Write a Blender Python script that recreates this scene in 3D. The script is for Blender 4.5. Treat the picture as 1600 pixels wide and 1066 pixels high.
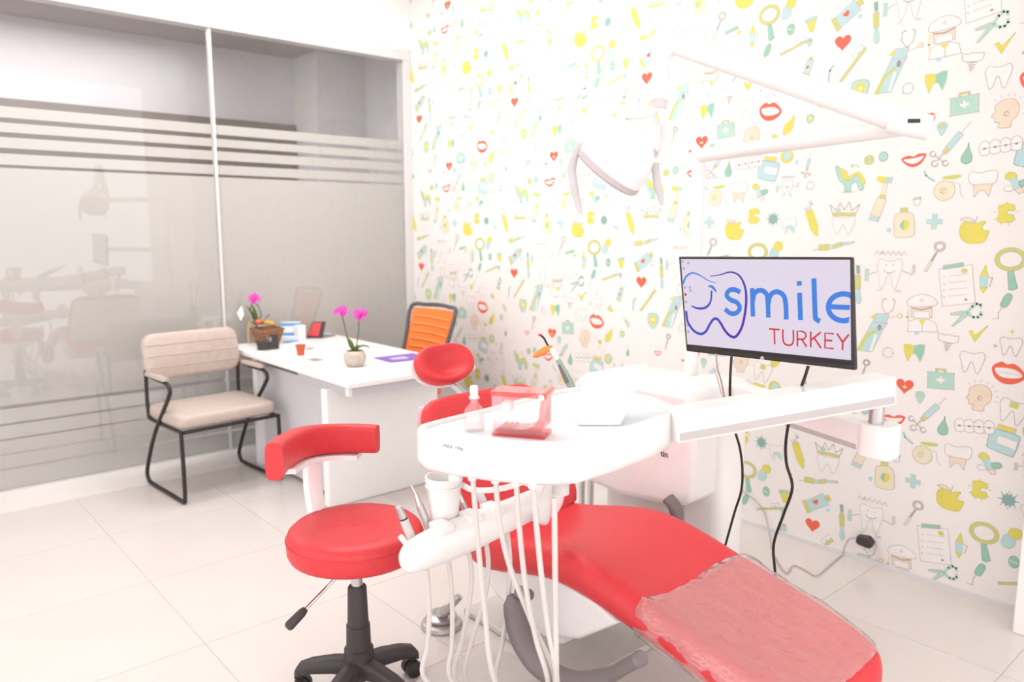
import bpy, bmesh, math, random
from math import sin, cos, pi, radians
from mathutils import Vector, Matrix
random.seed(7)
for o in list(bpy.data.objects): bpy.data.objects.remove(o)
scn = bpy.context.scene
C = scn.collection

# ------------------------------------------------------------------ camera
FPX, YAW, PITCH, ROLL = 1197.58, radians(48.759), radians(8.4636), radians(0.1344)
S = 3.4                      # distance to the wallpapered wall (m)
H = 0.4439 * S               # camera height
XW, YG = S, 1.4905 * S       # wallpapered wall X = XW, glass wall Y = YG
fw = Vector((cos(YAW)*cos(PITCH), sin(YAW)*cos(PITCH), -sin(PITCH)))
rg0 = Vector((sin(YAW), -cos(YAW), 0)); up0 = rg0.cross(fw)
rg = cos(ROLL)*rg0 + sin(ROLL)*up0; up = -sin(ROLL)*rg0 + cos(ROLL)*up0
cam_d = bpy.data.cameras.new('camera'); cam = bpy.data.objects.new('camera', cam_d); C.objects.link(cam)
cam_d.sensor_width = 36; cam_d.lens = FPX/1600*36; cam_d.clip_start = .02
cam.matrix_world = Matrix(((rg.x, up.x, -fw.x, 0), (rg.y, up.y, -fw.y, 0), (rg.z, up.z, -fw.z, H), (0, 0, 0, 1)))
cam_d.dof.use_dof = True; cam_d.dof.focus_distance = 2.45; cam_d.dof.aperture_fstop = 2.0
scn.camera = cam
CAM = Vector((0, 0, H))
# surveying helpers: a point of the photograph at a known depth / height / plane of the room
def ray(x, y): return rg*((x-800)/FPX) + up*(-(y-533)/FPX) + fw
def PD(x, y, D): return CAM + ray(x, y)*D
def PZ(x, y, z): d = ray(x, y); return CAM + d*((z-H)/d.z)
def PX(x, y, X=XW): d = ray(x, y); return CAM + d*(X/d.x)
def PY(x, y, Y=YG): d = ray(x, y); return CAM + d*(Y/d.y)

# ------------------------------------------------------------------ world, light, exposure
w = bpy.data.worlds.new('daylight'); scn.world = w; w.use_nodes = True
bg = w.node_tree.nodes['Background']; bg.inputs[0].default_value = (1.0, .965, .95, 1); bg.inputs[1].default_value = 2.24
def area(name, loc, size, power, col=(1, .97, .95), rot=(0, 0, 0)):
    l = bpy.data.lights.new(name, 'AREA'); l.shape = 'RECTANGLE'; l.size, l.size_y = size; l.energy = power; l.color = col
    o = bpy.data.objects.new(name, l); C.objects.link(o); o.location = loc; o.rotation_euler = rot; return o
CEIL = 3.4
FILL_PANELS = [(.9, 3.1), (2.3, 3.1), (.9, 4.2), (2.3, 4.2)]
for i, (x, y) in enumerate(FILL_PANELS): area('ceiling_panel_light', (x, y, CEIL-.06), (1.1, .55), 15)  # added fill light under each unseen ceiling panel
area('corridor_light', (.6, 5.7, 2.87), (3.0, .5), 34)  # added fill behind the glass, no corridor lamp is seen
scn.view_settings.view_transform = 'Standard'; scn.view_settings.look = 'None'
scn.view_settings.exposure = 0.0; scn.view_settings.gamma = 1.0; scn.view_settings.use_curve_mapping = False

# ------------------------------------------------------------------ materials
def lin(c): return tuple((v/255/12.92 if v/255 <= .04045 else ((v/255+.055)/1.055)**2.4) for v in c)
MATS = {}
def mat(name, rgb, rough=.5, metal=0, var=.04, scale=18, bump=0, spec=.5, coat=0, trans=0, ior=1.45, emit=0, alpha=1, raw=False, vscale=None):
    if name in MATS: return MATS[name]
    m = bpy.data.materials.new(name); m.use_nodes = True; nt = m.node_tree; b = nt.nodes['Principled BSDF']
    c = rgb if raw else lin(rgb)
    tc = nt.nodes.new('ShaderNodeTexCoord'); nz = nt.nodes.new('ShaderNodeTexNoise')
    nz.inputs['Scale'].default_value = scale; nz.inputs['Detail'].default_value = 4
    nt.links.new(tc.outputs['Object'], nz.inputs['Vector'])
    if vscale:
        mp = nt.nodes.new('ShaderNodeMapping'); mp.inputs['Scale'].default_value = vscale
        nt.links.new(tc.outputs['Object'], mp.inputs['Vector']); nt.links.new(mp.outputs['Vector'], nz.inputs['Vector'])
    rp = nt.nodes.new('ShaderNodeValToRGB')
    rp.color_ramp.elements[0].position = .3; rp.color_ramp.elements[1].position = .7
    rp.color_ramp.elements[0].color = tuple(v*(1-var) for v in c)+(1,)
    rp.color_ramp.elements[1].color = tuple(min(1, v*(1+var)) for v in c)+(1,)
    nt.links.new(nz.outputs['Fac'], rp.inputs['Fac']); nt.links.new(rp.outputs['Color'], b.inputs['Base Color'])
    b.inputs['Roughness'].default_value = rough; b.inputs['Metallic'].default_value = metal
    b.inputs['Specular IOR Level'].default_value = spec; b.inputs['Coat Weight'].default_value = coat
    b.inputs['Transmission Weight'].default_value = trans; b.inputs['IOR'].default_value = ior
    b.inputs['Alpha'].default_value = alpha
    if emit: b.inputs['Emission Color'].default_value = c+(1,); b.inputs['Emission Strength'].default_value = emit
    if bump:
        bp = nt.nodes.new('ShaderNodeBump'); bp.inputs['Strength'].default_value = bump; bp.inputs['Distance'].default_value = .004
        nt.links.new(nz.outputs['Fac'], bp.inputs['Height']); nt.links.new(bp.outputs['Normal'], b.inputs['Normal'])
    MATS[name] = m; return m
def clearmat(name, tint, gloss=.08, body=0, bodycol=(1, 1, 1), rough=.02, bump=0, bscale=6):
    # thin clear sheet: transparent with a fresnel gloss and an optional diffuse body
    m = bpy.data.materials.new(name); m.use_nodes = True; nt = m.node_tree; nt.nodes.clear()
    out = nt.nodes.new('ShaderNodeOutputMaterial'); t = nt.nodes.new('ShaderNodeBsdfTransparent'); t.inputs[0].default_value = tuple(tint)+(1,)
    g = nt.nodes.new('ShaderNodeBsdfGlossy'); g.inputs['Roughness'].default_value = rough
    d = nt.nodes.new('ShaderNodeBsdfDiffuse'); d.inputs[0].default_value = tuple(bodycol)+(1,)
    mx = nt.nodes.new('ShaderNodeMixShader'); mx.inputs[0].default_value = body
    nt.links.new(t.outputs[0], mx.inputs[1]); nt.links.new(d.outputs[0], mx.inputs[2])
    lw = nt.nodes.new('ShaderNodeFresnel'); lw.inputs[0].default_value = 1.5
    ml = nt.nodes.new('ShaderNodeMath'); ml.operation = 'MULTIPLY_ADD'; ml.inputs[1].default_value = 1.5; ml.inputs[2].default_value = gloss*.3; ml.use_clamp = True
    nt.links.new(lw.outputs[0], ml.inputs[0])
    ge = nt.nodes.new('ShaderNodeNewGeometry'); sb = nt.nodes.new('ShaderNodeMath'); sb.operation = 'SUBTRACT'; sb.inputs[0].default_value = 1; sb.use_clamp = True
    mu = nt.nodes.new('ShaderNodeMath'); mu.operation = 'MULTIPLY'
    nt.links.new(ge.outputs['Backfacing'], sb.inputs[1]); nt.links.new(sb.outputs[0], mu.inputs[0]); nt.links.new(ml.outputs[0], mu.inputs[1]); ml = mu   # one reflecting face per thin sheet
    m2 = nt.nodes.new('ShaderNodeMixShader'); nt.links.new(ml.outputs[0], m2.inputs[0])
    nt.links.new(mx.outputs[0], m2.inputs[1]); nt.links.new(g.outputs[0], m2.inputs[2]); nt.links.new(m2.outputs[0], out.inputs[0])
    if bump:
        nz = nt.nodes.new('ShaderNodeTexNoise'); nz.inputs['Scale'].default_value = bscale; nz.inputs['Distortion'].default_value = 1.5
        bp = nt.nodes.new('ShaderNodeBump'); bp.inputs['Strength'].default_value = bump; bp.inputs['Distance'].default_value = .02
        nt.links.new(nz.outputs['Fac'], bp.inputs['Height'])
        nt.links.new(bp.outputs[0], g.inputs['Normal']); nt.links.new(bp.outputs[0], d.inputs['Normal'])
    return m
wall_w = mat('white_paint', (.84, .825, .815), .6, raw=True, var=.015, scale=5)
frame_w = mat('white_frame', (.66, .64, .64), .35, raw=True, var=.01)
plastic = mat('white_plastic', (.83, .815, .81), .28, raw=True, var=.01, coat=.3)
plastic2 = mat('ivory_hose', (.62, .585, .56), .4, raw=True, var=.02)
desk_w = mat('white_laminate', (.87, .86, .865), .3, raw=True, var=.01)
red = mat('red_vinyl', (.64, .045, .054), .42, raw=True, var=.04, scale=40, bump=.04, spec=.4)
beige = mat('beige_leather', (.52, .43, .385), .5, raw=True, var=.05, scale=30, bump=.08)
black = mat('black_metal', (42, 34, 32), .4, var=.1)
blackp = mat('black_plastic', (62, 56, 56), .5, var=.08)
darkg = mat('dark_grey_rubber', (118, 110, 110), .55, var=.06)
grey = mat('grey_stripe', (.50, .46, .46), .4, raw=True, var=.02)
greyp = mat('grey_metal_plate', (.56, .53, .51), .5, raw=True, var=.03)
chrome = mat('chrome', (.62, .61, .61), .15, metal=1, raw=True, var=.02)
steel = mat('brushed_steel', (.5, .48, .48), .3, metal=.8, raw=True, var=.04)

# ------------------------------------------------------------------ mesh helpers
class MB:
    def __init__(self, M=None): self.v = []; self.f = []; self.mi = []; self.M = M or Matrix(); self.cm = 0
    def add(self, vs, fs):
        b = len(self.v); self.v += [self.M @ Vector(p) for p in vs]
        for q in fs: self.f.append([i+b for i in q]); self.mi.append(self.cm)
        return self
    def box(self, x0, x1, y0, y1, z0, z1):
        vs = [(x, y, z) for x in (x0, x1) for y in (y0, y1) for z in (z0, z1)]
        return self.add(vs, [(0, 1, 3, 2), (4, 6, 7, 5), (0, 4, 5, 1), (2, 3, 7, 6), (0, 2, 6, 4), (1, 5, 7, 3)])
    def prism(self, pts, z0, z1, ax='z'):
        n = len(pts)
        def P(p, h): return {'z': (p[0], p[1], h), 'x': (h, p[0], p[1]), 'y': (p[0], h, p[1])}[ax]
        vs = [P(p, z0) for p in pts]+[P(p, z1) for p in pts]
        return self.add(vs, [list(range(n))[::-1], list(range(n, 2*n))]+[(i, (i+1) % n, n+(i+1) % n, n+i) for i in range(n)])
    def loft(self, rings, caps=True, closed=True):
        n = len(rings[0]); vs = [p for r in rings for p in r]; fs = []
        for k in range(len(rings)-1):
            for i in range(n if closed else n-1):
                a, b = k*n+i, k*n+(i+1) % n; fs.append((a, b, b+n, a+n))
        if caps: fs += [list(range(n))[::-1], list(range((len(rings)-1)*n, len(rings)*n))]
        return self.add(vs, fs)
    def tube(self, pts, r, n=10, caps=True, flat=1.0, closed=False):
        pts = [Vector(p) for p in pts]; m = len(pts); rr = r if isinstance(r, (list, tuple)) else [r]*m
        T = []
        for i in range(m):
            a = pts[i-1] if (i > 0 or closed) else pts[i]; b = pts[(i+1) % m] if (i < m-1 or closed) else pts[i]
            T.append((b-a).normalized())
        u = T[0].cross(Vector((0, 0, 1)))
        if u.length < .05: u = T[0].cross(Vector((0, 1, 0)))
        u.normalize(); rings = []
        for i in range(m):
            u = (u - T[i]*u.dot(T[i])).normalized(); v = T[i].cross(u)
            rings.append([pts[i]+(u*cos(2*pi*k/n)*flat+v*sin(2*pi*k/n))*rr[i] for k in range(n)])
        if closed: rings.append(rings[0])
        return self.loft(rings, caps and not closed)
    def cyl(self, a, b, r, r2=None, n=16): return self.tube([a, b], [r, r if r2 is None else r2], n)
    def lathe(self, prof, n=24, caps=False):
        rings = [[(r*cos(2*pi*k/n), r*sin(2*pi*k/n), z) for k in range(n)] for r, z in prof]
        return self.loft(rings, caps)
    def sphere(self, c, r, n=12, sc=(1, 1, 1)):
        c = Vector(c); k = n//2
        prof = [[c+Vector((r*sc[0]*sin(pi*j/k)*cos(2*pi*i/n), r*sc[1]*sin(pi*j/k)*sin(2*pi*i/n), r*sc[2]*-cos(pi*j/k))) for i in range(n)] for j in range(1, k)]
        return self.loft(prof)
    def build(self, name, m, parent=None, bevel=0, seg=2, smooth=True, ang=40, sub=0, label=None):
        off = parent['org_'] if parent is not None and 'org_' in parent else (0, 0, 0)
        off = Vector(off); me = bpy.data.meshes.new(name)
        me.from_pydata([p-off for p in self.v], [], self.f); me.validate()
        bm = bmesh.new(); bm.from_mesh(me); bmesh.ops.recalc_face_normals(bm, faces=bm.faces); bm.to_mesh(me); bm.free()
        for mm in (m if isinstance(m, (list, tuple)) else [m]): me.materials.append(mm)
        if isinstance(m, (list, tuple)) and len(me.polygons) == len(self.mi):
            for p, i in zip(me.polygons, self.mi): p.material_index = i
        if smooth:
            me.shade_smooth()
            if not sub: me.set_sharp_from_angle(angle=radians(ang))
        o = bpy.data.objects.new(name, me); C.objects.link(o)
        if parent is not None: o.parent = parent; o['org_'] = list(off)
        if bevel:
            b = o.modifiers.new('bevel', 'BEVEL'); b.width = bevel; b.segments = seg; b.limit_method = 'ANGLE'; b.angle_limit = radians(35)
            b.harden_normals = False
        if sub: s = o.modifiers.new('subdivision', 'SUBSURF'); s.levels = s.render_levels = sub
        if label: o['label'] = label
        return o
def thing(name, label, cat, loc=(0, 0, 0), group=None):
    o = bpy.data.objects.new(name, None); C.objects.link(o); o.location = loc; o.empty_display_size = .1
    o['label'] = label; o['category'] = cat; o['org_'] = list(loc)
    if group: o['group'] = group
    return o
def tag(o, label, cat, group=None):
    o['label'] = label; o['category'] = cat
    if group: o['group'] = group
    return o
def struct(o, label=None):
    o['kind'] = 'structure'
    if label: o['label'] = label
    return o
def smoothp(pts, k=5, closed=False):
    pts = [Vector(p) for p in pts]; n = len(pts); out = []
    for i in range(n if closed else n-1):
        g = lambda j: pts[j % n] if closed else pts[max(0, min(n-1, j))]
        a, b, c, d = g(i-1), g(i), g(i+1), g(i+2)
        for s in range(k):
            t = s/k; out.append(.5*((2*b)+(c-a)*t+(2*a-5*b+4*c-d)*t*t+(3*b-a-3*c+d)*t**3))
    if not closed: out.append(pts[-1])
    return out
def frame(o, x, y=None):   # matrix from origin, x axis direction, z kept up
    x = Vector(x).normalized(); z = Vector((0, 0, 1)); y = z.cross(x).normalized(); z = x.cross(y)
    return Matrix(((x.x, y.x, z.x, o[0]), (x.y, y.y, z.y, o[1]), (x.z, y.z, z.z, o[2]), (0, 0, 0, 1)))
def axisM(o, z, xh=(1, 0, 0)):   # matrix whose z axis points along z
    z = Vector(z).normalized(); x = Vector(xh); x = (x-z*x.dot(z)).normalized(); y = z.cross(x)
    return Matrix(((x.x, y.x, z.x, o[0]), (x.y, y.y, z.y, o[1]), (x.z, y.z, z.z, o[2]), (0, 0, 0, 1)))
def text(name, body, size, M, m, parent, offset=0):
    cu = bpy.data.curves.new(name, 'FONT'); cu.body = body; cu.size = size; cu.align_x = 'CENTER'; cu.align_y = 'CENTER'; cu.offset = offset
    t = bpy.data.objects.new(name+'_tmp', cu); C.objects.link(t)
    bpy.context.view_layer.update()
    me = bpy.data.meshes.new_from_object(t.evaluated_get(bpy.context.evaluated_depsgraph_get()))
    bpy.data.objects.remove(t); bpy.data.curves.remove(cu)
    b = MB(M); b.add([v.co for v in me.vertices], [list(p.vertices) for p in me.polygons]); bpy.data.meshes.remove(me)
    return b.build(name, m, parent, smooth=False)

# ================================================================== SETTING
# floor: grout bed and porcelain tiles
grout = mat('grout', (.625, .58, .556), .7, raw=True)
tile_m = mat('cream_porcelain', (.655, .605, .58), .18, raw=True, var=.025, scale=1.3, spec=.45)
fl = struct(MB().box(-2.6, 3.5, -1.6, 6.4, -.1, -.002).build('floor', grout, smooth=False), 'cream polished tile floor')
TS = .66; x0s = .877-5*TS; y0s = .718-3*TS
tm = MB().box(-.5, .5, -.5, .5, -1, 0); tile0 = None
for i in range(10):
    for j in range(12):
        xa, xb = x0s+i*TS+.001, min(x0s+(i+1)*TS-.001, XW); ya, yb = y0s+j*TS+.001, min(y0s+(j+1)*TS-.001, YG+.03)
        if xb-xa < .05 or yb-ya < .05: continue
        if tile0 is None: o = tile0 = tm.build('floor_tile', tile_m, fl, bevel=0, smooth=False)
        else: o = tile0.copy(); C.objects.link(o); o.parent = fl
        o.location = ((xa+xb)/2, (ya+yb)/2, 0); o.scale = (xb-xa, yb-ya, .0019)
# ceiling with four light panels added out of view to brighten the room
struct(MB().box(-2.6, 3.5, -1.6, 5.2, CEIL, CEIL+.1).build('ceiling', wall_w, smooth=False), 'white ceiling')
panel_m = mat('light_panel', (1, .98, .96), .5, raw=True, emit=1.6)
for i, (x, y) in enumerate(FILL_PANELS):
    t = thing('ceiling_lamp', ['white ceiling light panel above the floor beside the stool', 'white ceiling light panel above the near end of the desk',
               'white ceiling light panel above the visitor chair', 'white ceiling light panel above the far end of the desk'][i], 'lamp', (x, y, CEIL), 'ceiling light panels')
    MB().box(x-.62, x+.62, y-.34, y+.34, CEIL-.03, CEIL-.001).build('lamp_frame', frame_w, t, smooth=False)
    MB().box(x-.58, x+.58, y-.30, y+.30, CEIL-.034, CEIL-.031).build('diffuser', panel_m, t, smooth=False)
# wall behind the dental unit, with wallpaper
paper = mat('wallpaper_ground', (.78, .745, .725), .55, raw=True, var=.015, scale=3)
wr = struct(MB().box(XW, XW+.1, -1.6, 5.2, 0, CEIL).build('wall_right', paper, smooth=False), 'wall papered with small dental doodles')
struct(MB().box(XW-.012, XW, -1.6, YG, 0, .02).build('baseboard_right', frame_w, smooth=False), 'thin white skirting strip')
struct(MB().box(XW-.2, XW, .2, .785, 0, CEIL).build('trim_1', wall_w, bevel=.004), 'white pilaster at the end of the papered wall')
# wall above the glass, glass partition
struct(MB().box(-2.6, XW, YG, YG+.13, 2.82, CEIL).build('wall_left', wall_w, smooth=False), 'white wall above the glass partition')
win = bpy.data.objects.new('window_1', None); C.objects.link(win); struct(win, 'frosted glass partition in a white frame'); win['org_'] = [0, 0, 0]
MB().box(-2.6, XW, YG-.02, YG+.08, 2.745, 2.82).build('top_rail', frame_w, win, bevel=.003)
MB().box(3.335, XW, YG-.02, YG+.08, 0, 2.745).build('stile', frame_w, win, bevel=.003)
MB().box(-2.6, 3.335, YG-.005, YG+.05, 0, .012).build('bottom_channel', frame_w, win)
XM = .5581*S
for x in (XM, XM-1.5): MB().box(x-.009, x+.009, YG-.004, YG+.03, .012, 2.745).build('mullion', frame_w, win)
glass = clearmat('clear_glass', (.985, .99, .985), gloss=.12, rough=.0)
for a, b in ((-2.6, XM-1.509), (XM-1.491, XM-.009), (XM+.009, 3.335)):
    MB().box(a, b, YG, YG+.008, .012, 2.745).build('pane', glass, win, smooth=False)
film = bpy.data.materials.new('frosted_film'); film.use_nodes = True; nt = film.node_tree; nt.nodes.clear()
out = nt.nodes.new('ShaderNodeOutputMaterial'); df = nt.nodes.new('ShaderNodeBsdfDiffuse'); df.inputs[0].default_value = (.66, .635, .62, 1)
tl = nt.nodes.new('ShaderNodeBsdfTranslucent'); tl.inputs[0].default_value = (.7, .66, .64, 1)
mx = nt.nodes.new('ShaderNodeMixShader'); mx.inputs[0].default_value = .25
nt.links.new(df.outputs[0], mx.inputs[1]); nt.links.new(tl.outputs[0], mx.inputs[2]); nt.links.new(mx.outputs[0], out.inputs[0])
bands = [(.50, 1.825), (1.842, 1.902), (1.932, 1.99), (2.017, 2.068), (2.095, 2.155), (.40, .48), (.31, .385), (.225, .298), (.14, .212), (.012, .125)]
for z0, z1 in bands:
    for a, b in ((-2.6, XM-.009), (XM+.009, 3.335)):
        MB().box(a, b, YG+.0085, YG+.0095, z0, z1).build('frosted_band', film, win, smooth=False)
# corridor behind the glass
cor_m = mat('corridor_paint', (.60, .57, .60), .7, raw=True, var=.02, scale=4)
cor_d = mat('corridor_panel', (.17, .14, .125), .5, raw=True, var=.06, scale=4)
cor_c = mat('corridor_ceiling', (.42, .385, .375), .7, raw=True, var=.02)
struct(MB().box(-2.6, 3.05, 6.3, 6.4, 0, 2.91).build('wall_back', cor_m, smooth=False), 'lilac grey corridor wall behind the glass')
struct(MB().box(3.05, 5.2, 5.88, 6.4, 0, 2.91).build('wall_side', cor_m, smooth=False), 'pale corridor pier behind the glass')
struct(MB().box(-2.6, 5.2, YG+.13, 6.4, 2.91, 3.0).build('ceiling_back', cor_c, smooth=False), 'dim corridor ceiling behind the glass')
struct(MB().box(XW+.1, 5.2, YG, 5.88, -.1, 2.91).build('wall_end', cor_m, smooth=False), 'corridor wall beside the glass')
struct(MB().box(-2.6, 3.33, 4.70, YG-.006, .0001, .003).build('trim_3', mat('white_threshold', (.76, .72, .70), .2, raw=True, var=.02, scale=3), smooth=False), 'white stone strip on the floor along the glass')
struct(MB().box(-2.6, 3.03, 6.26, 6.3, 1.5, 2.36).build('trim_2', cor_d, smooth=False), 'dark corridor panelling seen through the clear stripes')

# ------------------------------------------------------------------ wallpaper print
PC = {'r': (250, 110, 84), 'y': (237, 224, 104), 'm': (188, 226, 212), 'b': (196, 228, 230), 'g': (162, 211, 187), 't': (150, 186, 180),
      'c': (246, 236, 206), 's': (248, 228, 206), 'w': (253, 248, 246), 'o': (208, 197, 193), 'k': (168, 154, 150), 'l': (224, 216, 213), 'Y': (216, 218, 124)}
PCK = list(PC)
pmats = [mat('print_'+{'r': 'coral', 'y': 'yellow', 'm': 'mint', 'b': 'pale_blue', 'g': 'green', 't': 'teal', 'c': 'cream', 's': 'skin', 'w': 'white', 'o': 'outline',
         'k': 'dark_outline', 'l': 'light_outline', 'Y': 'lime'}[k], tuple(v*.80 for v in lin(PC[k])), .5, raw=True, var=.03) for k in PCK]
def el(cx, cy, rx, ry=None, n=18, a0=0, a1=360):
    ry = rx if ry is None else ry
    if a1-a0 == 360: return [(cx+rx*cos(2*pi*i/n), cy+ry*sin(2*pi*i/n)) for i in range(n)]
    return [(cx+rx*cos(radians(a0+(a1-a0)*i/n)), cy+ry*sin(radians(a0+(a1-a0)*i/n))) for i in range(n+1)]
def rc(x0, y0, x1, y1): return [(x0, y0), (x1, y0), (x1, y1), (x0, y1)]
def sm(pts, k=3): return [tuple(p)[:2] for p in smoothp([(a, b, 0) for a, b in pts], k, True)]
def F(c, p, o='o'): return ('F', c, p, o)
def L(c, w, *p): return ('L', c, w, list(p))
heartp = [((16*sin(t)**3)/34, (13*cos(t)-5*cos(2*t)-2*cos(3*t)-cos(4*t)+2.5)/34) for t in [2*pi*i/24 for i in range(24)]]
toothp = sm([(-.36, .38), (-.12, .33), (.12, .33), (.36, .4), (.46, .2), (.38, -.1), (.26, -.46), (.16, -.4), (.04, -.06), (-.06, -.06), (-.16, -.38), (-.28, -.46), (-.38, -.1), (-.46, .18)])
crownp = sm([(-.4, .4), (-.1, .34), (.2, .42), (.42, .38), (.42, .12), (.3, -.05), (-.3, -.05), (-.44, .12)])
pillp = lambda: sm([(-.5, .0), (-.44, .17), (-.3, .2), (.3, .2), (.44, .17), (.5, 0), (.44, -.17), (.3, -.2), (-.3, -.2), (-.44, -.17)])
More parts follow.
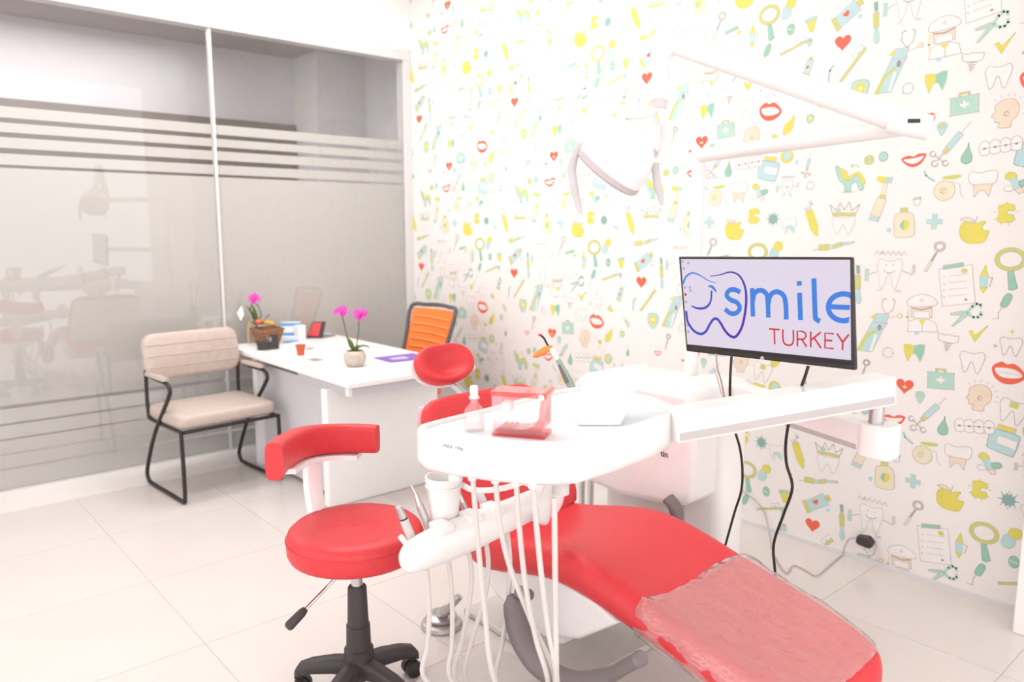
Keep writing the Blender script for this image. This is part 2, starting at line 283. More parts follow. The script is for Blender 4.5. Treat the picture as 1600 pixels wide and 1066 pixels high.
MOT = {
 'heart': [F('r', heartp, None)],
 'heartx': [F('r', heartp, None), F('y', [(-.03, .12), (.03, .12), (.03, -.12), (-.03, -.12)], None), F('w', rc(-.12, -.03, .12, .03), None)],
 'tooth': [F('w', toothp)],
 'sparktooth': [F('w', [(x*.8, y*.8-.1) for x, y in toothp]), F('y', [(0, .5), (.06, .42), (0, .34), (-.06, .42)], None), F('o', [(-.5, -.1), (-.42, -.17), (-.5, -.24), (-.58, -.17)], None)],
 'patch': [F('w', toothp), F('Y', rc(-.16, .1, .12, .3), None)],
 'outl': [F('w', toothp, 'l'), F('b', [(-.3, -.42), (-.1, -.1), (.05, -.3), (.26, -.44), (.3, -.1), (.1, .02), (-.2, -.02)], None)],
 'toothman': [F('w', [(x*.62, y*.8) for x, y in toothp], 'l'), L('o', .02, (-.3, 0), (-.5, -.08)), F('m', rc(-.56, -.22, -.47, .06), 'l'), L('o', .02, (.3, .04), (.52, -.03)), F('l', rc(.5, 0, .57, .2), None),
              L('l', .02, *el(0, .08, .14, .09, 8, 200, 340)), F('o', el(-.08, .17, .018, .018, 8), None), F('o', el(.08, .17, .018, .018, 8), None), F('c', rc(-.26, -.44, -.14, -.4), None), F('l', rc(.16, -.44, .28, -.4), None),
              L('l', .015, *[(-.36+.06*i, .4+.09*(i % 2)) for i in range(13)]), F('Y', el(-.2, .44, .025, .025, 8), None)],
 'nurse': [F('s', rc(-.27, -.1, .27, .26)), F('w', sm([(-.38, .24), (-.34, .42), (0, .55), (.32, .44), (.4, .26), (.1, .2), (-.2, .2)])), F('w', rc(-.2, -.12, .2, .06), 'l'), F('w', [(-.38, -.5), (-.34, -.22), (-.12, -.14), (.12, -.14), (.36, -.24), (.42, -.5)]),
           F('y', [(-.1, -.16), (.12, -.16), (.02, -.32)], None), L('k', .025, (-.26, .16), (-.04, .12), (.04, .12), (.26, .18)), L('c', .05, (-.34, .16), (-.38, -.1), (-.34, -.36)), L('o', .015, (.02, -.32), (.02, -.5)), L('l', .02, (-.06, .38), (.06, .38)), L('l', .02, (0, .32), (0, .44))],
 'clip': [F('w', [(-.32, -.5), (.4, -.42), (.32, .48), (-.4, .4)]), F('g', [(-.3, .38), (.14, .44), (.14, .54), (-.3, .48)])]+[L('l', .016, (-.18, .22-.16*i), (.22, .26-.16*i)) for i in range(4)]+[F('o', el(-.28, .2-.16*i, .02, .02, 8), None) for i in range(4)]+[F('Y', el(.16, .34, .07, .06, 10), None), F('k', el(.2, -.34, .035, .025, 8), None)],
 'forceps': [F('m', [(-.5, .05), (-.48, -.01), (.05, -.02), (.1, .1), (-.1, .14)]), F('m', [(-.46, -.40), (-.40, -.42), (.14, .06), (.04, .16), (-.02, .12)]), L('m', .09, (.04, .1), (.2, .3), (.34, .4), (.46, .36), (.46, .26)), L('m', .09, (.06, .04), (.24, -.08), (.38, -.08), (.48, .02), (.47, .12)), F('t', el(.05, .07, .04, .04, 8), None)],
 'check': [F('y', [(-.42, .06), (-.26, .12), (-.1, -.12), (.46, .46), (-.08, -.46)], 'Y')],
 'implant': [F('w', sm([(-.42, .42), (-.2, .36), (0, .4), (.3, .34), (.46, .36), (.36, .02), (-.3, .06), (-.44, .2)])), L('o', .05, (-.2, -.02), (.2, -.04)), L('o', .05, (-.16, -.12), (.14, -.15)), L('o', .05, (-.12, -.22), (.1, -.25)), L('o', .05, (-.1, -.32), (.04, -.35)), L('o', .03, (0, 0), (-.05, -.46))],
 'twotone': [F('y', [(-.48, .34), (-.2, .36), (0, .3), (.02, -.06), (-.1, -.12), (-.26, -.5), (-.44, 0)], 'Y'), F('g', [(0, .3), (.26, .42), (.5, .42), (.48, -.02), (.34, -.46), (.14, -.1), (.02, -.06)], 'm')],
 'dots': [F('o', el(-.3, -.24, .06, .06, 8), None), F('o', el(.34, -.02, .06, .06, 8), None), F('o', el(-.02, .36, .06, .06, 8), None), L('l', .025, *el(0, 0, .36, .36, 16))],
 'bag': [F('Y', [(-.2, .28), (-.2, .44), (.2, .44), (.2, .28), (.13, .28), (.13, .37), (-.13, .37), (-.13, .28)]), F('m', sm([(-.5, .2), (-.46, .28), (.44, .28), (.5, .2), (.5, -.34), (.44, -.4), (-.46, -.4), (-.5, -.34)])), F('w', rc(-.05, -.2, .05, .12), 'l'), F('w', rc(-.16, -.09, .16, .01), None)],
 'head': [F('s', sm([(-.1, .42), (.2, .4), (.36, .16), (.32, -.12), (.16, -.3), (.14, -.48), (-.2, -.48), (-.18, -.32), (-.32, -.3), (-.34, -.14), (-.44, -.1), (-.34, .06), (-.34, .26)])), L('o', .015, *el(0, -.04, .07, .07, 12)), F('o', el(0, -.04, .02, .02, 8), None)]+[L('l', .015, (cos(a)*.48, sin(a)*.44+.08), (cos(a)*.57, sin(a)*.53+.08)) for a in [radians(-20+22*i) for i in range(8)]],
 'pin': [F('b', sm([(0, -.5), (.28, -.04), (.34, .24), (.18, .44), (-.18, .44), (-.34, .24), (-.28, -.04)]), 'm'), F('y', el(0, .18, .17, .15, 14), 'm')],
 'syringe': [L('l', .02, (.3, 0), (.56, 0)), F('b', rc(-.06, -.06, .3, .06)), F('Y', rc(-.16, -.045, -.06, .045)), L('o', .03, (-.34, 0), (-.16, 0)), L('o', .025, (-.3, -.1), (-.3, .1)), L('l', .02, *el(-.3, .16, .055, .055, 10)), L('l', .02, *el(-.3, -.16, .055, .055, 10)), L('l', .02, *el(-.42, 0, .06, .06, 10))],
 'drop': [F('g', sm([(.04, .5), (.06, .3), (.22, -.1), (.2, -.36), (0, -.46), (-.2, -.36), (-.22, -.1), (0, .3)]), 't')],
 'braces': [F('w', sm([(-.36+dx-.1, -.14), (-.36+dx-.12, .1), (-.36+dx, .2), (-.36+dx+.12, .1), (-.36+dx+.1, -.14)]), 'o') for dx in (0, .24, .48, .72)]+[L('o', .02, (-.44, .0), (.46, .02))]+[F('k', rc(-.39+dx, -.02, -.33+dx, .03), None) for dx in (0, .24, .48, .72)],
 'smile': [F('r', sm([(-.5, .14), (-.2, .24), (0, .17), (.2, .26), (.5, .2), (.3, -.14), (0, -.26), (-.28, -.14)]), None), F('w', sm([(-.4, .1), (0, .1), (.4, .14), (.22, -.06), (0, -.12), (-.22, -.06)]), None)],
 'lips': [F('r', sm([(-.5, .12), (-.26, .34), (-.08, .28), (.1, .34), (.34, .2), (.5, -.04), (.24, -.3), (-.1, -.36), (-.38, -.2)]), None), F('w', sm([(-.4, .1), (-.1, .16), (.2, .14), (.4, -.02), (.16, -.14), (-.16, -.16), (-.34, -.06)]), None), L('l', .012, (-.36, .0), (.36, .0))],
 'disc1': [F('Y', el(0, 0, .42, .4)), F('m', el(0, 0, .16, .2, 10), None), L('t', .04, (-.2, 0), (.2, .02))],
 'disc2': [F('m', el(0, 0, .42, .45), 't')],
 'dchair': [F('m', sm([(-.5, .44), (-.36, .4), (-.18, .02), (.06, .0), (.26, .14), (.44, -.2), (.48, -.3), (.36, -.36), (.22, -.08), (.06, -.18), (.06, -.36), (-.14, -.36), (-.14, -.2), (-.36, .02)]), 't'), F('y', sm([(-.36, .36), (-.16, .3), (-.02, .1), (.26, .24), (.5, -.04), (.46, -.2), (.24, .14), (-.06, .0), (-.2, .04)]), 'Y'), L('o', .03, (-.22, -.4), (.14, -.4)), F('Y', [(.0, .44), (.1, .5), (.06, .36)], None), L('l', .02, *el(.14, .36, .14, .1, 8, 0, 140))],
 'floss': [F('c', el(-.06, -.1, .36, .36), 'o'), F('Y', sm([(-.16, .34), (-.1, .42), (.4, .46), (.46, .38), (.2, .3)]), None), L('o', .02, *el(-.1, -.1, .1, .1, 10)), F('o', el(-.1, -.1, .03, .03, 6), None), L('l', .02, (.2, .22), (.44, .1), (.48, -.2), (.6, -.38))],
 'crowntooth': [F('w', [(x, y*.95) for x, y in crownp]), F('s', [(-.28, -.06), (.3, -.04), (.22, -.46), (.08, -.26), (-.08, -.26), (-.22, -.48)])],
 'pills': [F('y', sm([(-.46, .36), (-.3, .46), (-.1, .36), (-.08, .2), (-.34, .14), (-.48, .22)]), 'Y'), F('b', [(-.34, .14), (-.08, .22), (.18, -.2), (-.1, -.28)], 'm'), F('g', sm([(.06, .06), (.34, .14), (.46, 0), (.3, -.14), (.1, -.14)]), 't'), F('w', sm([(-.4, -.1), (-.5, -.28), (-.3, -.36), (-.14, -.22)]), 'l'), F('c', [(-.1, -.28), (.18, -.2), (.24, -.4), (.08, -.46)], 'o')],
 'germ': [F('y', sm([(-.3, -.34), (-.28, .0), (-.3, .3), (0, .44), (.28, .36), (.34, .14), (.06, .12), (.06, -.04), (.3, -.06), (.3, -.34), (0, -.4)]), 'Y')]+[L('Y', .02, (cos(a)*.38, sin(a)*.42), (cos(a)*.5, sin(a)*.54)) for a in [radians(40*i+10) for i in range(9)]],
 'germteal': [F('t', [((.3 if i % 2 else .44)*cos(2*pi*i/20), (.3 if i % 2 else .44)*sin(2*pi*i/20)) for i in range(20)], None)]+[L('t', .03, (cos(a)*.4, sin(a)*.4), (cos(a)*.56, sin(a)*.54)) for a in [radians(45*i) for i in range(8)]],
 'plus': [F('b', [(-.14, .46), (.14, .46), (.14, .14), (.46, .14), (.46, -.14), (.14, -.14), (.14, -.46), (-.14, -.46), (-.14, -.14), (-.46, -.14), (-.46, .14), (-.14, .14)], 'm')],
 'ebrush': [F('y', sm([(-.2, .5), (-.02, .48), (.02, .4), (-.12, .36), (-.22, .42)]), None), F('m', rc(-.02, .38, .12, .5), 'l'), F('c', [(-.06, .36), (.04, .36), (.02, .1), (-.06, .1)], 'l'), F('Y', [(-.08, .1), (.06, .1), (.05, .02), (-.1, .02)], None), F('c', [(-.12, .02), (.08, .02), (.02, -.4), (-.2, -.38)], 'o'), F('b', [(-.2, -.38), (.02, -.4), (0, -.5), (-.22, -.48)], 'o')],
 'bottle': [F('Y', rc(-.12, .34, .12, .5), 'o'), F('c', sm([(-.12, .34), (-.3, .24), (-.32, -.2), (-.26, -.46), (.28, -.46), (.34, -.2), (.3, .24), (.12, .34)]), 'o'), F('g', sm([(0, .1), (-.14, -.08), (0, -.24), (.04, -.06)]), None), F('y', sm([(.02, .08), (.16, .02), (.14, -.16), (0, -.24)]), None)],
 'apple': [F('y', sm([(-.4, .22), (-.2, .3), (0, .22), (.2, .3), (.34, .3), (.24, .14), (.3, .0), (.46, -.02), (.34, -.38), (.1, -.44), (-.14, -.44), (-.38, -.3), (-.46, 0)]), 'Y'), L('o', .03, (.0, .22), (.06, .48)), F('c', sm([(-.46, .38), (-.2, .44), (-.02, .3), (-.26, .3)]), 'o')],
 'magn': [('R', 'Y', .04, .22, .34, .28, .245, .19), F('g', [(.0, -.08), (.12, -.06), (.24, -.46), (.14, -.52), (.06, -.5)], 't')],
 'mirror': [('R', 'l', .18, .34, .17, .16, .11, .1), F('t', [(.08, .16), (.14, .18), (.02, -.1), (-.08, -.14)], 'o'), F('c', [(-.08, -.14), (.02, -.1), (-.14, -.46), (-.22, -.44)], 'o')],
 'gmirror': [F('g', sm([(-.08, .12), (.06, .46), (.2, .5), (.26, .36), (.12, .04), (-.02, .02)]), 't'), L('o', .02, (0, .04), (-.12, -.2), (-.1, -.4), (-.3, -.42))],
 'pencil': [F('y', [(-.12, .36), (.12, .36), (.12, -.2), (.03, -.46), (-.03, -.46), (-.12, -.2)], 'Y'), L('o', .03, (-.06, .36), (-.12, .5)), L('o', .03, (.04, .36), (.08, .52)), L('o', .03, (-.02, .36), (-.02, .5))],
 'king': [F('w', [(x*.8, y*.62-.18) for x, y in toothp], 'l'), F('Y', rc(-.36, .08, .36, .18), 'o'), L('o', .025, (-.38, .18), (-.46, .42), (-.24, .24), (-.14, .48), (0, .26), (.14, .5), (.24, .24), (.46, .42), (.38, .18)), F('m', el(-.2, .26, .1, .06, 10), None)],
 'hbrush': [L('o', .02, (-.5, -.06), (-.36, -.04)), F('Y', rc(-.36, -.08, -.1, .06), 'o'), F('b', rc(-.1, -.05, .0, .04), 'l'), F('Y', [(0, -.05), (.2, 0), (.2, .1), (0, .04)], 'o'), F('b', [(.2, .02), (.5, .06), (.5, .1), (.2, .08)], 'o')],
 'cupS': [F('w', [(-.34, .3), (.36, .4), (.3, -.4), (-.2, -.44)], 'o'), F('m', [(-.34, .3), (.36, .4), (.34, .2), (-.32, .1)], 'o')],
 'leaf': [F('y', sm([(-.26, -.46), (-.28, -.02), (.1, .3), (.3, .5), (.3, .1), (.12, -.34)]), 'Y'), L('Y', .02, (-.24, -.44), (.16, .24))],
 'jar': [F('y', [(-.3, .3), (.24, .32), (.24, .48), (-.3, .46)], 'o'), F('b', sm([(-.36, .26), (.3, .28), (.44, .16), (.4, -.44), (.3, -.5), (-.36, -.46), (-.46, -.34), (-.46, .14)]), 't'), F('w', [(-.2, .08), (.4, .06), (.4, -.24), (-.2, -.2)], 'l')],
 'pen': [F('y', [(-.13, .1), (.13, .12), (.02, .5)], 'Y'), F('b', [(-.13, .1), (.13, .12), (.12, -.3), (-.1, -.3)], 'm'), F('y', [(-.1, -.3), (.12, -.3), (.02, -.5)], 'Y'), L('o', .03, (.13, .08), (.28, .06), (.2, -.28))],
 'pill': [F('y', sm([(0, .02), (-.2, .06), (-.24, .34), (-.06, .5), (.14, .46), (.2, .2)]), 'Y'), F('b', sm([(-.24, .06), (.14, .02), (.18, -.3), (0, -.46), (-.2, -.4), (-.28, -.16)]), 'm')],
 'capsule': [F('g', el(0, 0, .34, .44), 't'), L('w', .04, (-.3, .04), (.3, -.08))],
 'cup': [F('m', rc(-.36, .16, .36, .36), 'o'), F('y', [(-.3, .16), (.3, .16), (.06, -.46), (-.14, -.46)], 'Y')],
 'tube': [F('b', [(-.3, .14), (.34, .2), (.36, -.18), (-.3, -.2)], 'o'), F('Y', [(-.42, .18), (-.3, .16), (-.3, -.22), (-.44, -.22)], 'o'), F('Y', rc(.36, -.08, .5, .1), 'o'), F('r', [(x*.2, y*.2) for x, y in heartp], None)],
 'brush': [F('Y', [(-.5, -.07), (.5, -.03), (.5, .05), (-.5, .01)], 'o'), F('w', [(.16, .04), (.5, .06), (.5, .2), (.16, .18)], 'o'), F('b', rc(.26, .05, .36, .12), None)],
 'interdental': [F('t', [(-.05, .5), (.05, .5), (.05, .28), (-.03, .28)], 'o'), F('Y', [(-.07, .24), (.07, .24), (.06, -.12), (-.06, -.12)], 'o'), L('o', .03, (.0, .3), (0, .22)), F('b', sm([(-.03, -.14), (.03, -.14), (.07, -.4), (0, -.5), (-.07, -.4)]), 'm')],
 'dot': [F('b', el(0, 0, .45, .5, 12), None)],
 'tool': [L('b', .12, (-.1, -.5), (-.06, .2), (.16, .44)), L('t', .03, (-.15, -.5), (-.11, .2), (.1, .46))],
 'shield': [F('b', sm([(-.4, .34), (-.1, .46), (.3, .42), (.42, .2), (.34, -.2), (0, -.5), (-.34, -.2)]), 't'), F('y', sm([(-.26, .24), (0, .34), (.22, .28), (.28, .1), (.2, -.16), (0, -.32), (-.22, -.14)]), None), F('w', el(.02, .06, .09, .1, 10), None)],
 'bigtube': [F('b', [(-.32, -.48), (.06, -.48), (.36, .26), (.4, .48), (.1, .48), (.04, .3)], 'o'), F('y', [(-.06, .36), (.1, .48), (.08, .34)], None), F('Y', [(-.32, -.48), (-.22, -.48), (-.08, -.14), (.2, .1), (.1, .08), (-.14, -.08)], None), F('w', [(.0, -.46), (.06, -.46), (.16, -.06), (.1, -.02)], None), F('k', el(.2, .14, .05, .08, 8), None), L('o', .015, (.06, .26), (.36, .26))],
 'steth': [L('o', .025, (-.2, .42), (-.28, .4), (-.3, .16), (-.14, -.06), (.04, .06), (.1, .36), (.04, .42)), L('l', .03, (-.12, -.06), (-.1, -.36), (-.14, -.46)), L('l', .025, (-.08, -.18), (.2, -.1)), F('c', el(.28, -.08, .08, .07, 10), 'l'), F('o', el(-.2, .42, .03, .03, 8), None), F('o', el(.04, .42, .03, .03, 8), None)],
 'plate': [F('y', el(0, 0, .46, .44), 'Y'), F('b', el(.02, .02, .3, .28), 'm')],
 'cshape': [F('b', sm([(.3, .42), (-.1, .44), (-.4, .1), (-.36, -.3), (0, -.46), (.36, -.4), (.3, -.2), (.0, -.2), (-.08, .0), (.1, .16), (.36, .2)]), 'm'), F('Y', rc(-.12, .42, .24, .52), None)],
 'bud': [F('Y', el(-.16, .12, .24, .26, 12), 'o'), F('m', sm([(-.2, -.1), (.2, .02), (.44, .12), (.2, -.2), (.1, -.44), (-.2, -.4)]), None)],
}
PLACE = [('pill', .82, .195, .10, -25), ('capsule', .835, .105, .055, 0), ('cup', .935, .11, .075, 10), ('tube', .01, .12, .155, 32), ('heart', 0, 0, .078, 0), ('brush', .05, 1.01, .16, 48), ('interdental', .14, .06, .17, 5),
 ('dot', .07, .10, .022, 0), ('tool', 1.04, .985, .08, 0), ('shield', .09, .90, .09, 0), ('bigtube', .21, .96, .18, 0), ('toothman', .27, .12, .185, 0), ('steth', .29, 1.055, .135, 0), ('nurse', .415, 1.06, .15, 4), ('clip', .54, .08, .17, 4),
 ('forceps', .583, 1.07, .115, 4), ('check', .63, 1.0, .075, 0), ('implant', .525, .95, .085, 0), ('tooth', .62, .885, .10, 0), ('twotone', .395, .895, .085, 0), ('dots', .29, .88, .06, 0), ('bag', .51, .795, .10, 4), ('head', .66, .745, .115, 0),
 ('heartx', .37, .74, .078, 0), ('pin', .435, .705, .055, 0), ('syringe', .47, .635, .20, 52), ('drop', .535, .60, .085, 0), ('braces', .65, .62, .15, 6), ('smile', .335, .585, .10, 5), ('disc1', .15, .60, .05, 0), ('disc2', .21, .61, .045, 0),
 ('dchair', .07, .52, .135, 0), ('floss', .47, .47, .11, 0), ('crowntooth', .60, .485, .115, 0), ('pills', .72, .48, .09, 0), ('germ', .69, .365, .085, 0), ('germteal', .795, .35, .07, 0), ('plus', .435, .335, .065, 0), ('ebrush', .22, .43, .19, -8),
 ('bottle', .315, .33, .125, 4), ('apple', .585, .30, .115, 0), ('mirror', .44, .19, .13, 0), ('pencil', .995, .335, .15, 22), ('king', .055, .35, .145, 0), ('outl', .88, .32, .085, 8), ('hbrush', .015, .225, .19, 4), ('cupS', .36, .42, .04, 0),
 ('leaf', .85, .78, .085, 0), ('lips', .752, .855, .12, -4), ('magn', .715, .155, .16, 0), ('pen', .635, .11, .11, 0), ('gmirror', .71, 1.11, .11, 0), ('patch', .78, .71, .11, -10), ('jar', .76, .59, .115, -10), ('sparktooth', .75, .975, .105, 0),
 ('plate', .85, .64, .07, 0), ('cshape', .735, .565, .0, 0), ('bud', .73, .47, .0, 0), ('dot', .90, .61, .022, 0), ('brush', .85, .02, .13, 15), ('syringe', .955, .59, .11, 80), ('toothman', .86, .50, .10, 0), ('dots', .975, .50, .05, 0),
 ('tool', .40, .52, .06, 60), ('drop', 1.0, .70, .05, 0), ('shield', .955, .80, .04, 0), ('heart', .30, .70, .02, 0), ('dot', .40, .98, .022, 0), ('dot', .255, .30, .022, 0), ('smile', .13, .72, .05, 0), ('mirror', .19, .79, .09, 10), ('pin', .93, .03, .04, 0),
 ('pen', .985, .87, .07, 40), ('cup', .86, .94, .05, 60), ('tube', .93, 1.03, .09, 70), ('steth', .98, .42, .03, 0)]
TU, TV = 1.086, 1.107
pr = MB(); KI = {k: i for i, k in enumerate(PCK)}
def put_motif(name, u0, v0, s, a):
    if s < .005: return
    ca, sa = cos(radians(a)), sin(radians(a)); lay = 0
    def W(p, d): x, y = p[0]*s, p[1]*s; return (XW-d, u0-(x*ca-y*sa), v0+(x*sa+y*ca))   # viewed from the room, right is -Y
    def stroke(c, wd, pts, d):
        pr.cm = KI[c]
        for p, q in zip(pts, pts[1:]):
            dx, dy = q[0]-p[0], q[1]-p[1]; l = math.hypot(dx, dy)
            if l < 1e-6: continue
            nx, ny = -dy/l*wd/2, dx/l*wd/2; ex, ey = dx/l*wd*.25, dy/l*wd*.25
            pr.add([W((p[0]-ex+nx, p[1]-ey+ny), d), W((p[0]-ex-nx, p[1]-ey-ny), d), W((q[0]+ex-nx, q[1]+ey-ny), d), W((q[0]+ex+nx, q[1]+ey+ny), d)], [(0, 1, 2, 3)])
    for op in MOT[name]:
        d = .0006+lay*.00012; lay += 1
        if op[0] == 'F':
            pr.cm = KI[op[1]]; n = len(op[2]); pr.add([W(p, d) for p in op[2]], [list(range(n))])
            if op[3]: stroke(op[3], .0024/s, list(op[2])+[op[2][0]], d+.00006)
        elif op[0] == 'L': stroke(op[1], max(op[2], .0028/s), op[3], d)
        else:
            _, c, cx, cy, ax, ay, bx, by = op; pr.cm = KI[c]; o1, i1 = el(cx, cy, ax, ay, 24), el(cx, cy, bx, by, 24)
            pr.add([W(p, d) for p in o1+i1], [(k, (k+1) % 24, 24+(k+1) % 24, 24+k) for k in range(24)])
            stroke('o', .0026/s, o1+[o1[0]], d+.00006); stroke('o', .0026/s, i1+[i1[0]], d+.00006)
HY, HZ = 1.6865, 2.307
for iu in range(-4, 2):
    for iv in range(-3, 2):
        for nm, u, v, s, a in PLACE:
            Y, Z = HY+(-iu)*TU-u, HZ+iv*TV+v
            if -.1 < Y < YG+.15 and -.15 < Z < CEIL+.1: put_motif(nm, Y, Z, s, a)
po = pr.build('wallpaper_print', pmats, wr, smooth=False, label='printed dental doodles in yellow, mint and coral')
bm = bmesh.new(); bm.from_mesh(po.data)
for co, no in (((0, YG-.021, 0), (0, 1, 0)), ((0, .786, 0), (0, -1, 0)), ((0, 0, .021), (0, 0, -1)), ((0, 0, CEIL-.001), (0, 0, 1))):
    bmesh.ops.bisect_plane(bm, geom=bm.verts[:]+bm.edges[:]+bm.faces[:], plane_co=co, plane_no=no, clear_outer=True)
for f in bm.faces:
    if f.normal.x > 0: f.normal_flip()
bm.to_mesh(po.data); bm.free()

# ================================================================== THINGS
def rring(xl, xr, zt, zb, y, r=.04, n=4, dish=0):
    # rounded-rectangle ring in the XZ plane at y, counter-clockwise from the lower left corner
    r = min(r, (xr-xl)/2*.95, (zt-zb)/2*.95); P = []
    for cx, cz, a in ((xr-r, zb+r, -90), (xr-r, zt-r, 0), (xl+r, zt-r, 90), (xl+r, zb+r, 180)):
        if a == 90:   # top edge points with a slight dish
            for t in (.25, .5, .75): P.append((xr-r+(xl+r-xr+r)*t, y, zt-dish*sin(pi*t)))
        for k in range(n+1): P.append((cx+r*cos(radians(a+90*k/n)), y, cz+r*sin(radians(a+90*k/n))))
    return P

# ---- visitor chair by the glass
t = thing('visitor_chair', 'beige padded visitor chair with black tube frame in front of the frosted glass', 'chair', (1.585, 4.5, 0))
VM = Matrix.Translation((1.567, 4.515, 0)) @ Matrix.Rotation(radians(4.5), 4, 'Z')     # local: x right, -y front
WV = .275
def cush(mb, x0, x1, y0, y1, z0, z1, r, k=5):   # rounded slab lofted along z
    rings = []
    for z, ins in ((z0, .02), (z0+.006, .006), (z0+.018, 0), (z1-.022, 0), (z1-.008, .006), (z1, .022)):
        pts = []
        for cx, cy, a in ((x1-r, y0+r, -90), (x1-r, y1-r, 0), (x0+r, y1-r, 90), (x0+r, y0+r, 180)):
            for i in range(k+1): pts.append((cx+(r-ins)*cos(radians(a+90*i/k)), cy+(r-ins)*sin(radians(a+90*i/k)), z))
        rings.append(pts)
    return mb.loft(rings)
cush(MB(VM), -.285, .285, -.30, .17, .415, .49, .05).build('seat_cushion', beige, t, ang=60)
BM_ = VM @ Matrix.Translation((0, .155, .625)) @ Matrix.Rotation(radians(-9), 4, 'X') @ Matrix.Rotation(radians(90), 4, 'X')   # local xy -> xz plane
bc = cush(MB(BM_), -.285, .285, 0, .27, -.035, .035, .07).build('backrest_cushion', beige, t, ang=60)
for h in (.07, .135, .2): MB(BM_).tube([(-.27, h, .0355), (.27, h, .0355)], .003, 6).build('seam', mat('beige_seam', (.5, .41, .35), .6, raw=True), bc)
for s in (-1, 1):
    x = s*(WV+.012)
    P = smoothp([(x, -.30, .41), (x, -.305, .2), (x, -.30, .04), (x, -.27, .013), (x, -.1, .013), (x, .15, .013), (x, .215, .03), (x, .215, .1), (x, .07, .33), (x, -.16, .575), (x, -.185, .625), (x, -.14, .655), (x, .02, .66), (x, .15, .67)], 6)
    MB(VM).tube(P, .0115, 10).build('side_frame', black, t)
    cush(MB(VM), x-.022, x+.022, -.15, .12, .668, .69, .02, 3).build('armrest_pad', beige, t, ang=60)
    MB(VM).tube(smoothp([(x*.97, .165, .69), (x*.97, .175, .52), (x*.97, .16, .42), (x*.97, .1, .403), (x*.97, -.3, .403)], 5), .011, 8).build('back_post', black, t)
MB(VM).tube([(-WV, -.3, .404), (WV, -.3, .404)], .011, 8).build('front_bar', black, t)
MB(VM).tube([(-WV, .2, .41), (WV, .2, .41)], .011, 8).build('rear_bar', black, t)

# ---- desk
t = thing('desk', 'white office desk standing against the frosted glass wall', 'desk', (2.3, 4.1, 0))
MB().box(1.86, 2.67, 3.36, 4.99, .705, .735).build('desktop', desk_w, t, bevel=.006)
MB().box(1.874, 2.60, 3.63, 3.69, .0, .655).build('leg_panel', desk_w, t, bevel=.008)
MB().box(1.97, 2.45, 3.69, 4.05, .04, .655).build('pedestal', desk_w, t, bevel=.004)
MB().box(2.0, 2.42, 3.70, 4.02, 0, .04).build('plinth', greyp, t)
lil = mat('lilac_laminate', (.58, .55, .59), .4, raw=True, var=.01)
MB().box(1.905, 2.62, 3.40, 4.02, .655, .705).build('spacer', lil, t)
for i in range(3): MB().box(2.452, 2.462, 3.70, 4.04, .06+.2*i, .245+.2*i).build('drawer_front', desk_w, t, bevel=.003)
MB().box(1.945, 1.965, 3.69, 4.60, .03, .655).build('modesty_panel', mat('modesty_panel', (.60, .58, .61), .4, raw=True, var=.01), t, bevel=.002)  # shade on the recessed panel is put into its darker lilac colour
MB().box(1.905, 2.62, 4.60, 4.66, 0, .705).build('end_panel', desk_w, t, bevel=.003)
MB().box(2.2, 2.3, 4.05, 4.6, .655, .705).build('beam', desk_w, t)
MB().box(1.885, 1.905, 3.405, 3.44, .655, .705).build('corner_post', desk_w, t)

# ---- orange office chair behind the desk
t = thing('office_chair', 'office chair with orange mesh back behind the desk', 'chair', (2.95, 4.15, 0))
OM = Matrix.Translation((2.86, 4.17, 0)) @ Matrix.Rotation(radians(3), 4, 'Z')      # back faces -x
orange = mat('orange_mesh', (.80, .19, .035), .7, raw=True, var=.12, scale=90, bump=.2)
fgrey = mat('dark_frame', (88, 80, 82), .45, var=.06)
def bp_(y, z): return (-.02+.32*(z-.6)+.05*(1-(y/.235)**2)*1, y, z)
rings = [[bp_(y*(1-.1*((.96-z)/.42)), z) for y in [-.22+.44*i/10 for i in range(11)]] for z in [.56+.40*j/12 for j in range(13)]]
mb = MB(OM)
front = rings; backr = [[(x+.012, y, z) for x, y, z in r] for r in rings]
mb.loft([f+b[::-1] for f, b in zip(front, backr)])
mo = mb.build('mesh_back', orange, t)
stripe = mat('orange_band', (.86, .30, .10), .6, raw=True)
for j in range(7):
    z = .605+.05*j; hw = .19-.02*((.96-z)/.42)
    MB(OM).tube([Vector(bp_(y, z))+Vector((-.004, 0, .004*sin(9*y))) for y in [-hw+2*hw*i/12 for i in range(13)]], .006, 6).build('mesh_band', stripe, mo)
loop = smoothp([bp_(-.235, .97), bp_(-.12, .985), bp_(0, .99), bp_(.12, .985), bp_(.235, .97), bp_(.225, .80), bp_(.2, .57), bp_(.1, .545), bp_(-.1, .545), bp_(-.2, .57), bp_(-.225, .80)], 5, True)
MB(OM).tube(loop, .014, 8, closed=True).build('back_frame', fgrey, t)
cush(MB(OM), -.36, .02, -.22, .22, .43, .49, .07).build('seat', orange, t, ang=60)
MB(OM).tube(smoothp([(-.2, 0, .42), (.06, 0, .42), (.09, 0, .5), (.06, 0, .7)], 4), .022, 8).build('back_bracket', fgrey, t)
MB(OM).cyl((-.22, 0, .1), (-.22, 0, .43), .03).build('gas_column', blackp, t)
for k in range(5):
    a = 2*pi*k/5+.3; e = (-.22+.26*cos(a), .26*sin(a))
    lg = MB(OM).tube([(-.22, 0, .11), (e[0], e[1], .075)], [.03, .018], 8).build('base_leg', blackp, t)
    MB(OM).cyl((e[0]-.02*sin(a), e[1]+.02*cos(a), .028), (e[0]+.02*sin(a), e[1]-.02*cos(a), .028), .027).build('caster', blackp, lg)
    MB(OM).cyl((e[0], e[1], .03), (e[0], e[1], .085), .008, n=8).build('caster_stem', blackp, lg)

